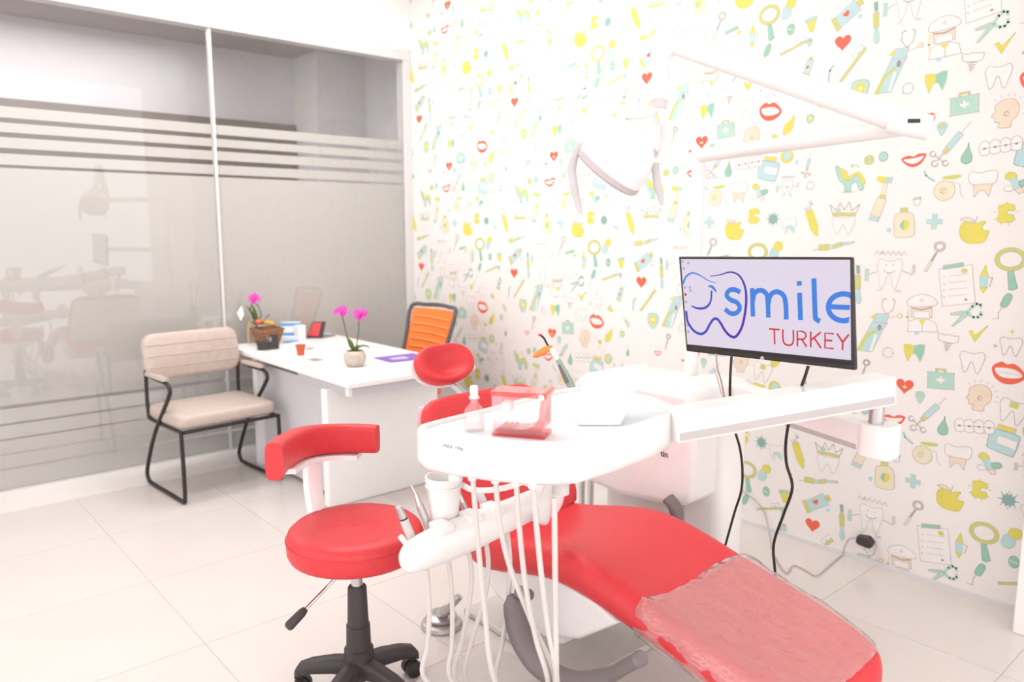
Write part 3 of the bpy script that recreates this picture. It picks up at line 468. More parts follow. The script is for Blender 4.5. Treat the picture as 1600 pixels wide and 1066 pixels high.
# ---- things on the desk (desktop z = .735)
DZ = .7352
magenta = mat('magenta_petal', (.70, .035, .46), .6, raw=True, var=.15, scale=60)
leafg = mat('orchid_leaf', (70, 100, 30), .45, var=.2, scale=30)
stemg = mat('orchid_stem', (96, 84, 50), .6, var=.15)
stone = mat('pebble_pot', (.50, .43, .37), .7, raw=True, var=.14, scale=22, bump=.3)
def flower(t, c, s, tilt):
    M = Matrix.Translation(c) @ Matrix.Rotation(tilt, 4, 'Z') @ Matrix.Rotation(radians(70), 4, 'X')
    f = MB(M)
    for k in range(5):
        a = 2*pi*k/5+.3; pts = []
        wd = .6 if k % 2 else .45
        ring = [(0, 0, 0)]+[(r*s*cos(a+d*wd), r*s*sin(a+d*wd), .18*s*r) for r, d in ((.5, -.9), (.9, -.6), (1.05, 0), (.9, .6), (.5, .9))]
        f.add(ring+[(x, y, z-.0015) for x, y, z in ring], [list(range(6)), list(range(11, 5, -1))]+[(i, (i+1) % 6, 6+(i+1) % 6, 6+i) for i in range(6)])
    f.sphere((0, 0, .12*s), .2*s, 8)
    return f.build('flower', magenta, t)
def leaf(t, base, tip, wdt, up_):
    b, e = Vector(base), Vector(tip); d = (e-b); side = d.cross(Vector((0, 0, 1))).normalized(); rings = []
    for i in range(9):
        u = i/8; c = b+d*u+Vector((0, 0, up_*sin(pi*u))); h = wdt*max(.08, sin(pi*min(1, .12+u*.88)))
        rings.append([c-side*h+Vector((0, 0, .004)), c, c+side*h+Vector((0, 0, .004)), c-Vector((0, 0, .003))])
    return MB().loft(rings).build('leaf', leafg, t)
# orchid in the pebble pot
o0 = PZ(555, 572, DZ); t = thing('potted_orchid', 'two-stemmed magenta orchid in a round pebble pot near the front of the desk', 'plant', (o0.x, o0.y, DZ))
pot = MB(Matrix.Translation((o0.x, o0.y, DZ)))
pot.lathe([(.001, 0), (.04, 0), (.058, .02), (.064, .045), (.06, .07), (.05, .086), (.045, .088), (.044, .075), (.001, .074)], 20).build('pot', stone, t)
MB(Matrix.Translation((o0.x, o0.y, DZ))).sphere((0, 0, .078), .042, 10, (1, 1, .25)).build('moss', mat('moss', (74, 52, 30), .9, var=.3, scale=60), t)
O = Vector((o0.x, o0.y, DZ+.08)); rv = Vector((rg0.x, rg0.y, 0))
def at_(x, y): return PX(x, y, o0.x) if False else PD(x, y, (R3 := (o0-CAM).dot(fw)))
MB().tube(smoothp([O, at_(546, 540), at_(541, 520), at_(535, 495), at_(531, 484)], 4), .0035, 6).build('stem', stemg, t)
MB().tube(smoothp([O, at_(557, 540), at_(560, 520), at_(561, 500), at_(566, 489)], 4), .0035, 6).build('stem', stemg, t)
for q in ((525, 487), (531, 484), (538, 483), (540, 489), (535, 490)): flower(t, at_(*q), .021, YAW-pi/2+random.uniform(-.6, .6))
for q in ((556, 488), (560, 492), (566, 487), (572, 491), (560, 497), (566, 494)): flower(t, at_(*q), .021, YAW-pi/2+random.uniform(-.6, .6))
leaf(t, O, at_(541, 527), .018, .01); leaf(t, O, at_(577, 543), .02, .02); leaf(t, O, at_(543, 553), .016, .01); leaf(t, O, at_(560, 545)+Vector((.05, .04, 0)), .016, .02)

# basket with a second orchid at the far end
b0 = Vector((2.10, 4.86, DZ)); t = thing('flower_basket', 'wicker basket with small orchid and leaves at the glass end of the desk', 'plant', b0)
bd = (b0-CAM).dot(fw)
def ab(x, y): return PD(x, y, bd)
wick = mat('wicker', (150, 108, 84), .8, var=.25, scale=70, bump=.4)
mb = MB(Matrix.Translation(b0))
mb.loft([[(hx*sx, hy*sy, z) for sx, sy in ((-1, -1), (1, -1), (1, 1), (-1, 1))] for hx, hy, z in ((.055, .055, 0), (.085, .085, .11), (.078, .078, .11), (.05, .05, .012))])
bk = mb.build('basket', wick, t, smooth=False)
for z in (.02, .045, .07, .095):
    h = .056+.03*z/.11
    MB(Matrix.Translation(b0)).tube([(-h, -h, z), (h, -h, z), (h, h, z), (-h, h, z)], .007, 6, closed=True).build('weave_band', wick, bk)
MB().tube(smoothp([ab(402, 512), ab(395, 495), ab(391, 482), ab(397, 470)], 5), .004, 6).build('stem', stemg, t)
MB().tube(smoothp([ab(402, 505), ab(408, 492), ab(404, 480), ab(399, 474)], 5), .004, 6).build('stem', stemg, t)
for q in ((393, 466), (398, 463), (402, 467), (397, 470)): flower(t, ab(*q), .028, YAW-pi/2+random.uniform(-.5, .5))
for a, b in (((404, 508), (384, 478)), ((410, 508), (421, 492)), ((410, 506), (430, 506)), ((400, 508), (389, 505)), ((404, 508), (393, 476))): leaf(t, ab(*a), ab(*b), .016, .012)
for q, c in (((405, 503), (.72, .16, .08)), ((418, 504), (.56, .36, .06)), ((424, 506), (.5, .34, .1))):
    MB().sphere(ab(*q), .028, 10, (1, 1, .7)).build('fruit', mat('fruit_%d' % q[0], c, .6, raw=True), t)
mb = MB(); A = [ab(370, 489), ab(377, 478), ab(381, 492), ab(376, 502)]; nrm = Vector((.012, .012, 0))
mb.loft([A, [p+nrm for p in A]]).build('paper_tag', mat('cream_card', (.8, .76, .7), .7, raw=True), t, smooth=False)
MB().tube(smoothp([ab(389, 536), ab(388, 515), ab(391, 503), ab(394, 512), ab(398, 532)], 4), .006, 6).build('basket_strap', mat('straw', (206, 168, 116), .8), t)

# black mug, pen holder, booklets, card, box, terracotta pot, cards, folder
p = PZ(428, 545, DZ)
t = thing('pen_cup', 'black and silver pen cup in front of the wicker basket', 'cup', p)
mb = MB(Matrix.Translation(p)); mb.lathe([(.001, 0), (.03, 0), (.032, .002), (.032, .085), (.028, .085), (.028, .006), (.001, .006)], 18).build('cup_body', blackp, t)
MB(Matrix.Translation(p)).box(-.034, -.026, -.026, .022, .008, .08).build('silver_label', steel, t, smooth=False)
p = PZ(414, 546, DZ)
t = thing('black_tin', 'low black round tin beside the pen cup on the desk', 'box', p)
MB(Matrix.Translation(p)).lathe([(.001, 0), (.045, 0), (.047, .003), (.047, .035), (.001, .035)], 20).build('tin_body', blackp, t)
MB(Matrix.Translation(p)).lathe([(.001, .036), (.049, .036), (.049, .05), (.045, .052), (.001, .052)], 20).build('lid', blackp, t)
p = Vector((2.10, 4.42, DZ)); p = PZ(470, 555, DZ)
t = thing('terracotta_pot', 'tiny terracotta pot in the middle of the desk', 'pot', p)
MB(Matrix.Translation(p)).lathe([(.001, 0), (.020, 0), (.027, .05), (.030, .05), (.030, .064), (.026, .064), (.022, .052), (.001, .05)], 18).build('pot_body', mat('terracotta', (196, 92, 62), .7, var=.06), t)
MB(Matrix.Translation(p)).lathe([(.001, .058), (.025, .058), (.001, .06)], 16).build('soil', mat('soil', (120, 92, 76), .9, var=.3, scale=80), t)
blue = mat('print_blue', (92, 160, 205), .5)
def slabq(name, label, cat, q, h, m, extra=None, M=None):
    A = [Vector(v) for v in q]; o = MB().loft([A, [v+Vector(h) for v in A]]).build(name, m, None, smooth=False); tag(o, label, cat); return o
paperm = mat('white_paper', (.82, .81, .82), .6, raw=True, var=.01)
def desk_rect(cx, cy, w, d, ang, z=DZ):
    c, s = cos(radians(ang)), sin(radians(ang)); return [(cx+x*c-y*s, cy+x*s+y*c, z) for x, y in ((-w/2, -d/2), (w/2, -d/2), (w/2, d/2), (-w/2, d/2))]
t = thing('booklet_stand', 'blue and white leaflet holder beside the wicker basket', 'leaflets', (2.28, 4.86, DZ))
LM = Matrix.Translation((2.285, 4.905, DZ)) @ Matrix.Rotation(radians(-35), 4, 'Z')
MB(LM).box(-.07, .07, -.03, .03, 0, .03).build('holder', paperm, t, bevel=.003)
lf = MB(LM @ Matrix.Rotation(radians(-12), 4, 'X')).box(-.065, .065, -.004, .004, .02, .13).build('leaflet', paperm, t, smooth=False)
for z0, z1 in ((.035, .055), (.10, .122)): MB(LM @ Matrix.Rotation(radians(-12), 4, 'X')).box(-.065, .065, -.0055, -.0042, z0, z1).build('blue_band', blue, lf, smooth=False)
t = thing('business_card_stand', 'red and black card standing behind the leaflets', 'card', (2.41, 4.90, DZ))
CM = Matrix.Translation((2.46, 4.90, DZ)) @ Matrix.Rotation(radians(-42), 4, 'Z') @ Matrix.Rotation(radians(-14), 4, 'X')
MB(CM).prism([(-.06, 0), (.055, 0), (.075, .12), (-.02, .115)], 0, .006, 'y').build('card', mat('card_black', (70, 50, 52), .5), t, smooth=False)
MB(CM).prism([(-.05, .02), (.025, .015), (.045, .112), (-.015, .108)], -.0015, -.0002, 'y').build('red_print', mat('card_red', (205, 70, 72), .5), t, smooth=False)
t = thing('white_carton', 'small upright white carton with blue foot behind the terracotta pot', 'box', (2.35, 4.72, DZ))
WM = Matrix.Translation(PZ(469, 532, DZ)) @ Matrix.Rotation(radians(20), 4, 'Z')
MB(WM).box(-.035, .035, -.022, .022, .001, .105).build('carton', paperm, t, bevel=.002)
MB(WM).box(-.13, -.036, -.02, .03, .0, .006).build('blue_base', blue, t, smooth=False)
def flat(name, label, cat, quad, m, h=.004):
    A = [PZ(x, y, DZ) for x, y in quad]; o = MB().loft([A, [v+Vector((0, 0, h)) for v in A]]).build(name, m, None, smooth=False); return tag(o, label, cat)
flat('notebook', 'dark grey notebook lying near the glass end of the desk', 'notebook', [(489, 527), (505, 529), (525, 525), (508, 523)], mat('grey_cover', (140, 130, 130), .5), .006)
flat('paper_sheet', 'white paper sheet lying behind the grey notebook', 'paper', [(478, 521), (492, 524), (520, 522), (498, 518)], mat('paper_blue', (.72, .75, .80), .6, raw=True), .002)
flat('business_card', 'small grey card on the desk in front of the terracotta pot', 'card', [(478, 562), (492, 565), (507, 563), (494, 560)], mat('grey_card', (150, 146, 140), .5), .002)
flat('memo_card', 'small grey card just behind the terracotta pot', 'card', [(476, 545), (482, 547), (492, 545), (486, 543)], mat('grey_card2', (165, 160, 158), .5), .002)
fo = flat('purple_folder', 'purple folder with pale lettering lying on the desk beside the orchid', 'folder', [(584, 560), (611, 567), (668, 561), (646, 553)], mat('purple_card', (128, 96, 178), .5), .005)
A = [PZ(x, y, DZ+.0056) for x, y in ((606, 560), (614, 562), (640, 560), (632, 557))]
fp = MB().add(A, [(0, 1, 2, 3)]).build('pale_print', mat('lilac_print', (205, 180, 225), .5), fo, smooth=False)

# ---- stool
SX, SY = 1.15, 2.06
t = thing('dental_stool', 'red round swivel stool with curved backrest and black base', 'stool', (SX, SY, 0))
TM = Matrix.Translation((SX, SY, 0))
MB(TM).lathe([(.001, .487), (.19, .487), (.205, .493), (.212, .508), (.213, .545), (.208, .566), (.195, .578), (.15, .577), (.08, .572), (.001, .570)], 40).build('seat', red, t, ang=70)
MB(TM).tube([(.2135*cos(2*pi*i/40), .2135*sin(2*pi*i/40), .548) for i in range(40)], .0022, 6, closed=True).build('piping', red, t)
MB(TM).lathe([(.001, .47), (.10, .47), (.12, .487), (.001, .487)], 20).build('seat_plate', plastic, t)
MB(TM).cyl((0, 0, .36), (0, 0, .462), .019).build('gas_lift', chrome, t)
MB(TM).lathe([(.001, .375), (.027, .375), (.03, .37), (.034, .245), (.038, .243), (.04, .165), (.047, .162), (.052, .07), (.03, .065), (.001, .065)], 20).build('sleeve', blackp, t, ang=30)
# backrest arc around the seat
ctr = Vector((SX+.02, SY+.06, 0))
E0, E1 = PD(428, 722, 2.14), PD(590, 686, 2.62)
Mid = PD(480, 690, 2.52)
arc = smoothp([E0, PD(446, 705, 2.34), Mid, PD(535, 685, 2.63), E1], 7)
rings = []
for i, c in enumerate(arc):
    T = (arc[min(i+1, len(arc)-1)]-arc[max(i-1, 0)]); T.z = 0; T.normalize(); nn = Vector((0, 0, 1)).cross(T)
    u = i/(len(arc)-1); hh = .056-.008*u; ww = .0255; rr = []
    e = .6 if i in (0, len(arc)-1) else (.9 if i in (1, len(arc)-2) else 1)
    for a in range(20):
        th = 2*pi*a/20; k = 4.0; cx = abs(cos(th))**(2/k)*(1 if cos(th) > 0 else -1); sz = abs(sin(th))**(2/k)*(1 if sin(th) > 0 else -1)
        rr.append(c+nn*cx*ww*(.9+.1*e)+Vector((0, 0, sz*hh*(.94+.06*e))))
    rings.append(rr)
bo = MB().loft(rings).build('backrest', red, t, ang=50)
low = [p-Vector((0, 0, .052)) for p in arc[6:-4]]
rings = []
for i, c in enumerate(low):
    T = (low[min(i+1, len(low)-1)]-low[max(i-1, 0)]); T.z = 0; T.normalize(); nn = Vector((0, 0, 1)).cross(T)
    rings.append([c+nn*.03+Vector((0, 0, -.016)), c+nn*.03, c-nn*.035, c-nn*.035+Vector((0, 0, -.016))])
MB().loft(rings).build('backrest_shell', plastic, t, smooth=False)
bmid = low[len(low)//2]
post = smoothp([bmid-Vector((0, 0, .01)), bmid+Vector((.0, 0, -.12)), bmid.lerp(Vector((SX, SY, .5)), .25)+Vector((0, 0, -.2)), Vector((SX+.05, SY+.12, .466)), Vector((SX, SY, .466))], 5)
MB().tube(post, .022, 8, flat=1.6).build('backrest_post', plastic, t)
hp = PD(460, 970, 2.28); h0 = Vector((SX-.02, SY+.01, .45))
lv = MB().tube([h0, h0.lerp(hp, .85)], .005, 8).build('lever', chrome, t)
dd = (hp-h0).normalized(); MB().tube([hp-dd*.045, hp-dd*.03, hp+dd*.02, hp+dd*.028], [.010, .014, .0155, .011], 12).build('grip', blackp, lv)
for k in range(5):
    a = radians(-6+72*k); e = Vector((SX+.205*cos(a), SY+.205*sin(a), 0)); r = Vector((cos(a), sin(a), 0)); sd = Vector((-sin(a), cos(a), 0))
    c0 = Vector((SX, SY, 0)); rings = []
    for u, z, hw, hh in ((.1, .10, .03, .03), (.4, .105, .026, .026), (.75, .098, .024, .022), (.95, .085, .023, .02), (1.02, .07, .016, .015)):
        c = c0+r*(.205*u); rings.append([c+sd*hw*x+Vector((0, 0, z+hh*y)) for x, y in ((-1, -.7), (-.7, -1), (.7, -1), (1, -.7), (1, .6), (.6, 1), (-.6, 1), (-1, .6))])
    lg = MB().loft(rings).build('base_leg', blackp, t, ang=50)
    for s in (-1, 1):
        cc = e-r*.015
        MB().cyl(cc+sd*.006*s+Vector((0, 0, .028)), cc+sd*.026*s+Vector((0, 0, .028)), .028, n=18).build('caster_wheel', blackp, lg)
    MB().cyl(e-r*.012+Vector((0, 0, .05)), e-r*.012+Vector((0, 0, .09)), .010, n=8).build('caster_stem', blackp, lg)

# ---- dental chair
XL, XR = 1.575, 2.125; XC = (XL+XR)/2
t = thing('dental_chair', 'red reclining dental chair under the white instrument tray', 'dental chair', (XC, 1.7, 0))
SEC = [(2.14, .415, .335, .15, .03), (2.12, .425, .315, .215, .045), (2.06, .44, .305, .255, .05), (1.95, .45, .315, .27, .05), (1.80, .49, .36, .275, .055), (1.66, .525, .40, .275, .055), (1.55, .532, .405, .275, .055),
       (1.42, .512, .39, .275, .055), (1.30, .478, .368, .275, .052), (1.15, .445, .34, .275, .05), (1.0, .412, .31, .272, .048), (.88, .382, .285, .262, .045), (.82, .365, .272, .235, .042), (.785, .352, .268, .19, .036), (.765, .335, .275, .13, .028)]
seat = MB(); seat.loft([rring(XC-h, XC+h, zt, zb, y, r, 4, .012) for y, zt, zb, h, r in SEC]).build('seat_cushion', red, t, sub=1)
# backrest: sections along an inclined curve
BK = [(1.98, .42, .23, .03), (2.03, .465, .275, .045), (2.10, .55, .30, .048), (2.18, .645, .312, .05), (2.24, .74, .302, .05), (2.28, .81, .30, .046), (2.30, .855, .27, .04), (2.308, .876, .21, .028)]
rings = []
for i, (y, z, hw, th) in enumerate(BK):
    a, b = BK[max(0, i-1)], BK[min(len(BK)-1, i+1)]; d = Vector((0, b[0]-a[0], b[1]-a[1])).normalized(); n_ = Vector((0, -d.z, d.y)); c = Vector((XC, y, z)); rr = []
    for k in range(24):
        an = 2*pi*k/24; q = 3.2; cx = abs(cos(an))**(2/q)*(1 if cos(an) > 0 else -1); sy = abs(sin(an))**(2/q)*(1 if sin(an) > 0 else -1)
        bow = -.02*(1-cx*cx) if sy > 0 else 0
        rr.append(c+Vector((hw*cx, 0, 0))+n_*(th*sy+bow))
    rings.append(rr)
MB().loft(rings).build('backrest', red, t, sub=1)
rings2 = []
for i, (y, z, hw, th) in enumerate(BK[1:-1]):
    rings2.append([Vector((XC+hw*.96*cos(an), y+.045+.03*(-sin(an) if sin(an) < 0 else -sin(an)*.3), z-.02+.0*sin(an))) for an in [2*pi*k/20 for k in range(20)]])
MB().loft(rings2).build('backrest_shell', plastic, t)
# headrest
hc = PD(696, 566, 3.0); hd = Vector((rg0.x, rg0.y, 0)); hx = Vector((1, -.15, 0)).normalized()
rows = []
HM = axisM(hc, (-.10, -.80, .60), (1, 0, 0))
prof = []
for j in range(11):
    v = -1+2*j/10; ring = []
    for k in range(28):
        an = 2*pi*k/28
    prof.append(v)
def head_pt(u, v):   # u around 0..2pi, v radius 0..1 ; pillow with a dip in the middle of the upper edge
    rx, ry = .128, .082
    x = cos(u)*rx*v; y = sin(u)*ry*v
    return x, y
ringsH = []
for rad, hgt in ((.0, -.03), (.45, -.024), (.8, .012), (.97, .006), (1.0, -.02), (.97, -.045), (.8, -.06), (.0, -.062)):
    ring = []
    for k in range(32):
        u = 2*pi*k/32; cx = abs(cos(u))**.8*(1 if cos(u) > 0 else -1); sy = abs(sin(u))**.8*(1 if sin(u) > 0 else -1)
        rx = .130*max(rad, .02); ry = .085*max(rad, .02)*(1-.08*cos(u)**2)
        dip = -.003*math.exp(-(cx*2.2)**2) if sy > 0 and rad > .6 else 0
        ring.append((cx*rx, sy*ry+dip, hgt+.012*abs(cx)*rad))
    ringsH.append(ring)
MB(HM).loft(ringsH).build('headrest', red, t, sub=1)
ringsS = [[(1.01*.130*cos(2*pi*k/28)*r, 1.01*.086*sin(2*pi*k/28)*r, h) for k in range(28)] for r, h in ((1.0, -.04), (.98, -.056), (.85, -.07), (.3, -.074))]
MB(HM).loft(ringsS).build('headrest_shell', plastic, t)
MB().tube([hc+HM.to_3x3() @ Vector((0, -.02, -.06)), Vector((XC-.03, 2.35, .84)), Vector((XC-.02, 2.30, .72))], .018, 8, flat=1.8).build('headrest_bar', steel, t)
# underbody, base plate, armrests
MB().prism([(2.08, .34), (1.9, .24), (1.64, .205), (1.52, .25), (1.36, .37), (1.45, .40), (1.66, .41), (1.9, .35)], XL+.03, XR-.03, 'x').build('underbody', plastic, t, bevel=.012, seg=3)
MB().prism([(1.8, 0), (2.15, 0), (2.08, .3), (1.85, .3)], 1.82, 2.04, 'x').build('lift_column', plastic, t, bevel=.02)
MB().prism([(1.645, 1.90), (1.645, 1.45), (1.5, 1.36), (1.30, 1.40), (1.27, 1.95), (1.40, 2.0)], 0.0005, .03).build('base_plate', greyp, t, bevel=.006)
MB().box(1.72, 2.12, 1.6, 2.25, 0.0005, .028).build('base_foot', greyp, t, bevel=.008)
XA = 1.47
arm = smoothp([PX(800, 930, XA), PX(806, 968, XA), PX(820, 1005, XA), PX(848, 1043, XA), PX(890, 1064, XA), PX(945, 1058, XA), PX(980, 1040, XA), PX(1003, 1028, XA)], 5)
n_ = len(arm); rad = [.020+.012*sin(pi*min(1, i/(n_-1)*1.15+.1)) for i in range(n_)]; rad[0] = .014; rad[1] = .018; rad[-1] = .016; rad[-2] = .022
MB().tube(arm, rad, 14, flat=1.3).build('armrest', darkg, t, label='dark grey curved armrest swung down')
MB().tube([PX(812, 925, XA), PX(826, 930, XA+.06)], .019, 12).build('armrest_hub', darkg, t)
XB = 2.20
arm2 = smoothp([PX(1044, 779, XB), PX(1053, 790, XB), PX(1058, 806, XB), PX(1058, 825, XB), PX(1050, 850, XB), PX(1020, 875, XB)], 5)
MB().tube(arm2, .022, 12, flat=1.3).build('armrest', darkg, t)
# clear plastic foot cover
cov = clearmat('clear_vinyl', (.99, .97, .97), gloss=.05, body=.10, bodycol=(.95, .88, .88), rough=.12, bump=.6, bscale=7)
def cov_ring(y):
    for (a, b) in zip(SEC, SEC[1:]):
        if a[0] >= y >= b[0]:
            u = (a[0]-y)/(a[0]-b[0]); return [p+(q-p)*u for p, q in zip(a, b)]
random.seed(3); rows = []
ys = [1.27-.47*i/22 for i in range(23)]
for i, y in enumerate(ys):
    s = cov_ring(max(y, .80)); zt, zb, h, r = s[1]+.004, s[2]+.02, s[3]-.008, s[4]; row = []
    for k in range(29):
        u = -1+2*k/28
        wr_ = .005*sin(9*u+14*y)+.0045*sin(21*u-34*y)+.003*sin(47*y+6*u)
        if abs(u) < .72: x = u/.72*(h-.02); z = zt-.012*cos(u/.72*pi/2)*.9+abs(wr_)
        else:
            v = (abs(u)-.72)/.28; x = (1 if u > 0 else -1)*(h-.02+.024*sin(min(1, v*2)*pi/2)+abs(wr_)*.6); z = zt-.004-(zt-zb-.002)*v**1.3
        yy = y+(.012*sin(5*u) if i == 0 else 0)
        row.append((XC+x, yy, z))
    rows.append(row)
cv = MB().loft(rows, caps=False, closed=False).build('plastic_cover', cov, None, ang=80)
tag(cv, 'clear crinkled plastic cover over the foot end of the red chair', 'cover')
sl = cv.modifiers.new('thickness', 'SOLIDIFY'); sl.thickness = .0006

# ---- dental unit: column, body, arms, tray, hoses
t = thing('dental_unit', 'white dental unit with hinged arm and instrument tray beside the red chair', 'dental unit', (2.5, 1.75, 0))
def oval(cx, cy, rx, ry, n=24, p=3.5): return [(cx+rx*(abs(cos(a))**(2/p))*(1 if cos(a) > 0 else -1), cy+ry*(abs(sin(a))**(2/p))*(1 if sin(a) > 0 else -1)) for a in [2*pi*i/n for i in range(n)]]
MB().prism(oval(2.52, 1.665, .095, .10), 0.0005, .93).build('column', plastic, t, bevel=.01)
bodyp = [(2.24, .50), (2.16, .455), (1.95, .435), (1.70, .46), (1.625, .48), (1.60, .52), (1.60, .86), (1.63, .915), (2.15, .915), (2.22, .86), (2.245, .6)]
MB().prism(bodyp, 2.28, 2.62, 'x').build('unit_body', plastic, t, bevel=.03, seg=4)
MB().prism(oval(2.52, 1.95, .11, .22), 0.0005, .44).build('lower_body', mat('pinkish_panel', (.70, .64, .63), .45, raw=True, var=.02), t, bevel=.01)  # pinkish grey stands in for the shade on the lower unit
for y in (2.30, 2.355): MB().cyl((2.5, y, .0005), (2.5, y, .56), .014).build('chrome_pipe', chrome, t)
MB().cyl((2.5, 2.33, .56), (2.5, 2.2, .60), .02).build('pipe_elbow', plastic, t)
gt = mat('faint_print', (.60, .56, .56), .5, raw=True); kt = mat('dark_print', (70, 58, 58), .5)
TMt = lambda P, hgt: Matrix(((0, 0, -1, P.x), (-1, 0, 0, P.y), (0, 1, 0, P.z), (0, 0, 0, 1)))
P = PX(1033, 697, 2.2785); text('model_mark', 'COM', .028, TMt(P, 0), gt, t)
P = PX(1038, 710, 2.2785); text('model_mark', 'tin', .034, TMt(P, 0), kt, t, .0006)
# upper arm
def beam(a, b, w, h, name, m, parent, bev=.006):
    L_ = (b-a).length; M = frame(a, b-a); return M, L_, MB(M).box(0, L_, -w/2, w/2, -h/2, h/2).build(name, m, parent, bevel=bev, seg=3)
UA, UB = PD(1046, 665, 2.16), PD(1386, 607, 2.32)
M1, L1, ob = beam(UA, UB, .085, .088, 'upper_arm', plastic, t)
MB(M1).box(.01, L1-.01, .0428, .0445, -.036, -.014).build('grey_stripe', grey, ob, smooth=False) if (M1 @ Vector((0, 1, 0))-M1 @ Vector((0, 0, 0))).dot(UA-CAM) < 0 else MB(M1).box(.01, L1-.01, -.0445, -.0428, -.036, -.014).build('grey_stripe', grey, ob, smooth=False)
KA = PD(1370, 684, 2.32); LA = Vector((2.53, 1.63, .885))
KA.z = LA.z-.005
M2, L2, ob2 = beam(LA, KA, .08, .085, 'lower_arm', plastic, t)
sgn = 1 if (M2.to_3x3() @ Vector((0, 1, 0))).dot(LA-CAM) < 0 else -1
MB(M2).box(.05, L2-.04, sgn*.0402-.001, sgn*.0402+.001, -.042, -.026).build('grey_stripe', grey, ob2, smooth=False)
kc = KA+(KA-LA).normalized()*.01
MB().prism(oval(kc.x, kc.y, .05, .05, 20, 4), kc.z-.055, kc.z+.048).build('elbow_block', plastic, t, bevel=.006)
kp = PD(1352, 640, 2.32)
MB().cyl(Vector((kc.x-.01, kc.y+.01, kc.z+.04)), Vector((kc.x-.01, kc.y+.01, UB.z-.03)), .022).build('elbow_pin', steel, t)
# tray
OUT = [(1.15, 1.632), (1.10, 1.622), (1.078, 1.60), (1.075, 1.565), (1.101, 1.497), (1.144, 1.40), (1.196, 1.317), (1.25, 1.263), (1.303, 1.24), (1.443, 1.243), (1.593, 1.258), (1.72, 1.275), (1.80, 1.33), (1.84, 1.45), (1.83, 1.60), (1.77, 1.688), (1.70, 1.70), (1.59, 1.69), (1.392, 1.658)]
oc = Vector((1.45, 1.46))
def inset(k): return [(oc.x+(x-oc.x)*k, oc.y+(y-oc.y)*k) for x, y in OUT]
mb = MB(); rr = [[(x, y, z) for x, y in inset(k)] for k, z in ((.88, .888), (.955, .890), (.985, .902), (1.0, .92), (1.0, .985), (.99, .997), (.97, 1.0), (.95, .998), (.94, .986))]
mb.loft(rr); tr = mb.build('tray', plastic, t, ang=50)
MB().prism(inset(.935), .9865, .9885).build('silicone_mat', mat('pale_blue_mat', (.72, .76, .80), .5, raw=True, var=.01), tr, smooth=False)
P = PX(715, 690, 1.0); a_, b_ = Vector((1.101, 1.497, 0)), Vector((1.144, 1.40, 0)); ex = (b_-a_).normalized(); ez = Vector((0, 0, 1)); en = ex.cross(ez)
mp = a_.lerp(b_, .15); mp = Vector((mp.x, mp.y, .968))+en*.0035
text('load_mark', 'MAX 15kg', .013, Matrix(((ex.x, 0, en.x, mp.x), (ex.y, 0, en.y, mp.y), (0, 1, 0, mp.z), (0, 0, 0, 1))), kt, tr)
# control plate standing on the tray
BL, BR, TR, TL = PZ(902, 664, .992), PZ(970, 664, .992), PD(1012, 568, 2.22), PD(908, 597, 2.16)
nb = (BR-BL).cross(TL-BL).normalized()*.012
q = [BL, BR, TR, TL]; mb = MB(); mb.loft([[v-nb*.5 for v in q], [v+nb*.5 for v in q]]); mb.build('film_viewer', plastic, t, bevel=.005, seg=3)
mb = MB().tube([PD(1015, 640, 2.22), PD(1050, 655, 2.2)], .04, 12); mb.build('tray_joint', plastic, t)
# hangers and hoses under the tray
def hose(pts, r, name, parent, m=plastic2): return MB().tube(smoothp(pts, 7), r, 8).build(name, m, parent)
FLR = [Vector((1.52, 1.55, .06)), Vector((1.60, 1.62, .045))]
hs = [([(738, 738), (743, 800), (748, 860), (757, 950), (772, 1060)], 1.93), ([(774, 742), (780, 810), (795, 880), (830, 970), (866, 1056)], 1.90), ([(806, 746), (812, 830), (822, 920), (838, 1000), (856, 1062)], 1.88), ([(832, 750), (839, 830), (846, 900), (856, 980), (870, 1060)], 1.86), ([(866, 778), (867, 860), (868, 960), (869, 1062)], 1.86)]
for pts, D in hs:
    P = [PD(x, y, D+(y-740)*.0002) for x, y in pts]; P += [P[-1].lerp(FLR[0], .45)+Vector((0, 0, -.08)), FLR[0]+Vector((random.uniform(-.03, .03), random.uniform(-.05, .05), 0)), FLR[1]]
    h = hose(P, .0072, 'instrument_hose', t)
for (x, y), D in (((712, 742), 1.98), ((876, 764), 1.93)):
    c = PD(x, y, D); MB().cyl(c+Vector((0, 0, .03)), c-Vector((0, 0, .012)), .019 if x < 800 else .022, n=14).build('hose_socket', plastic if x < 800 else plastic2, t)
for x, y, D in ((738, 738, 1.93), (774, 742, 1.90), (806, 746, 1.88), (832, 750, 1.86)):
    c = PD(x, y, D); MB().cyl(c+Vector((0, 0, .03)), c-Vector((0, 0, .02)), .011, n=12).build('hose_socket', plastic, t)

# ---- assistant holder bar with cup holder
HA, HB = PZ(645, 868, .62), PZ(838, 795, .645)
t = thing('assistant_holder', 'white instrument holder bar hanging below the tray in front of the stool', 'instrument holder', (HB.x, HB.y, .5))
dv = HB-HA; Mh = frame(HA, dv); Lh = dv.length
rings = []
for u, hw, hh, zo in ((-.035, .022, .018, -.012), (-.025, .036, .042, -.006), (.02, .042, .054, 0), (.12, .044, .060, .002), (.24, .044, .057, .006), (.34, .040, .050, .012), (.44, .038, .048, .018), (.5, .036, .046, .022)):
    rings.append([(u, hw*cos(a), zo+hh*sin(a)) for a in [2*pi*k/16 for k in range(16)]])
MB(Mh).loft(rings).build('holder_bar', plastic, t, sub=1)
MB(Mh).sphere((.50, 0, .035), .076, 18, (.75, .65, 1)).build('end_knuckle', plastic, t)
for u in (.10, .20, .28): MB(Mh).box(u-.024, u+.024, -.034, .034, .04, .064).build('holder_cradle', plastic, t, bevel=.006)
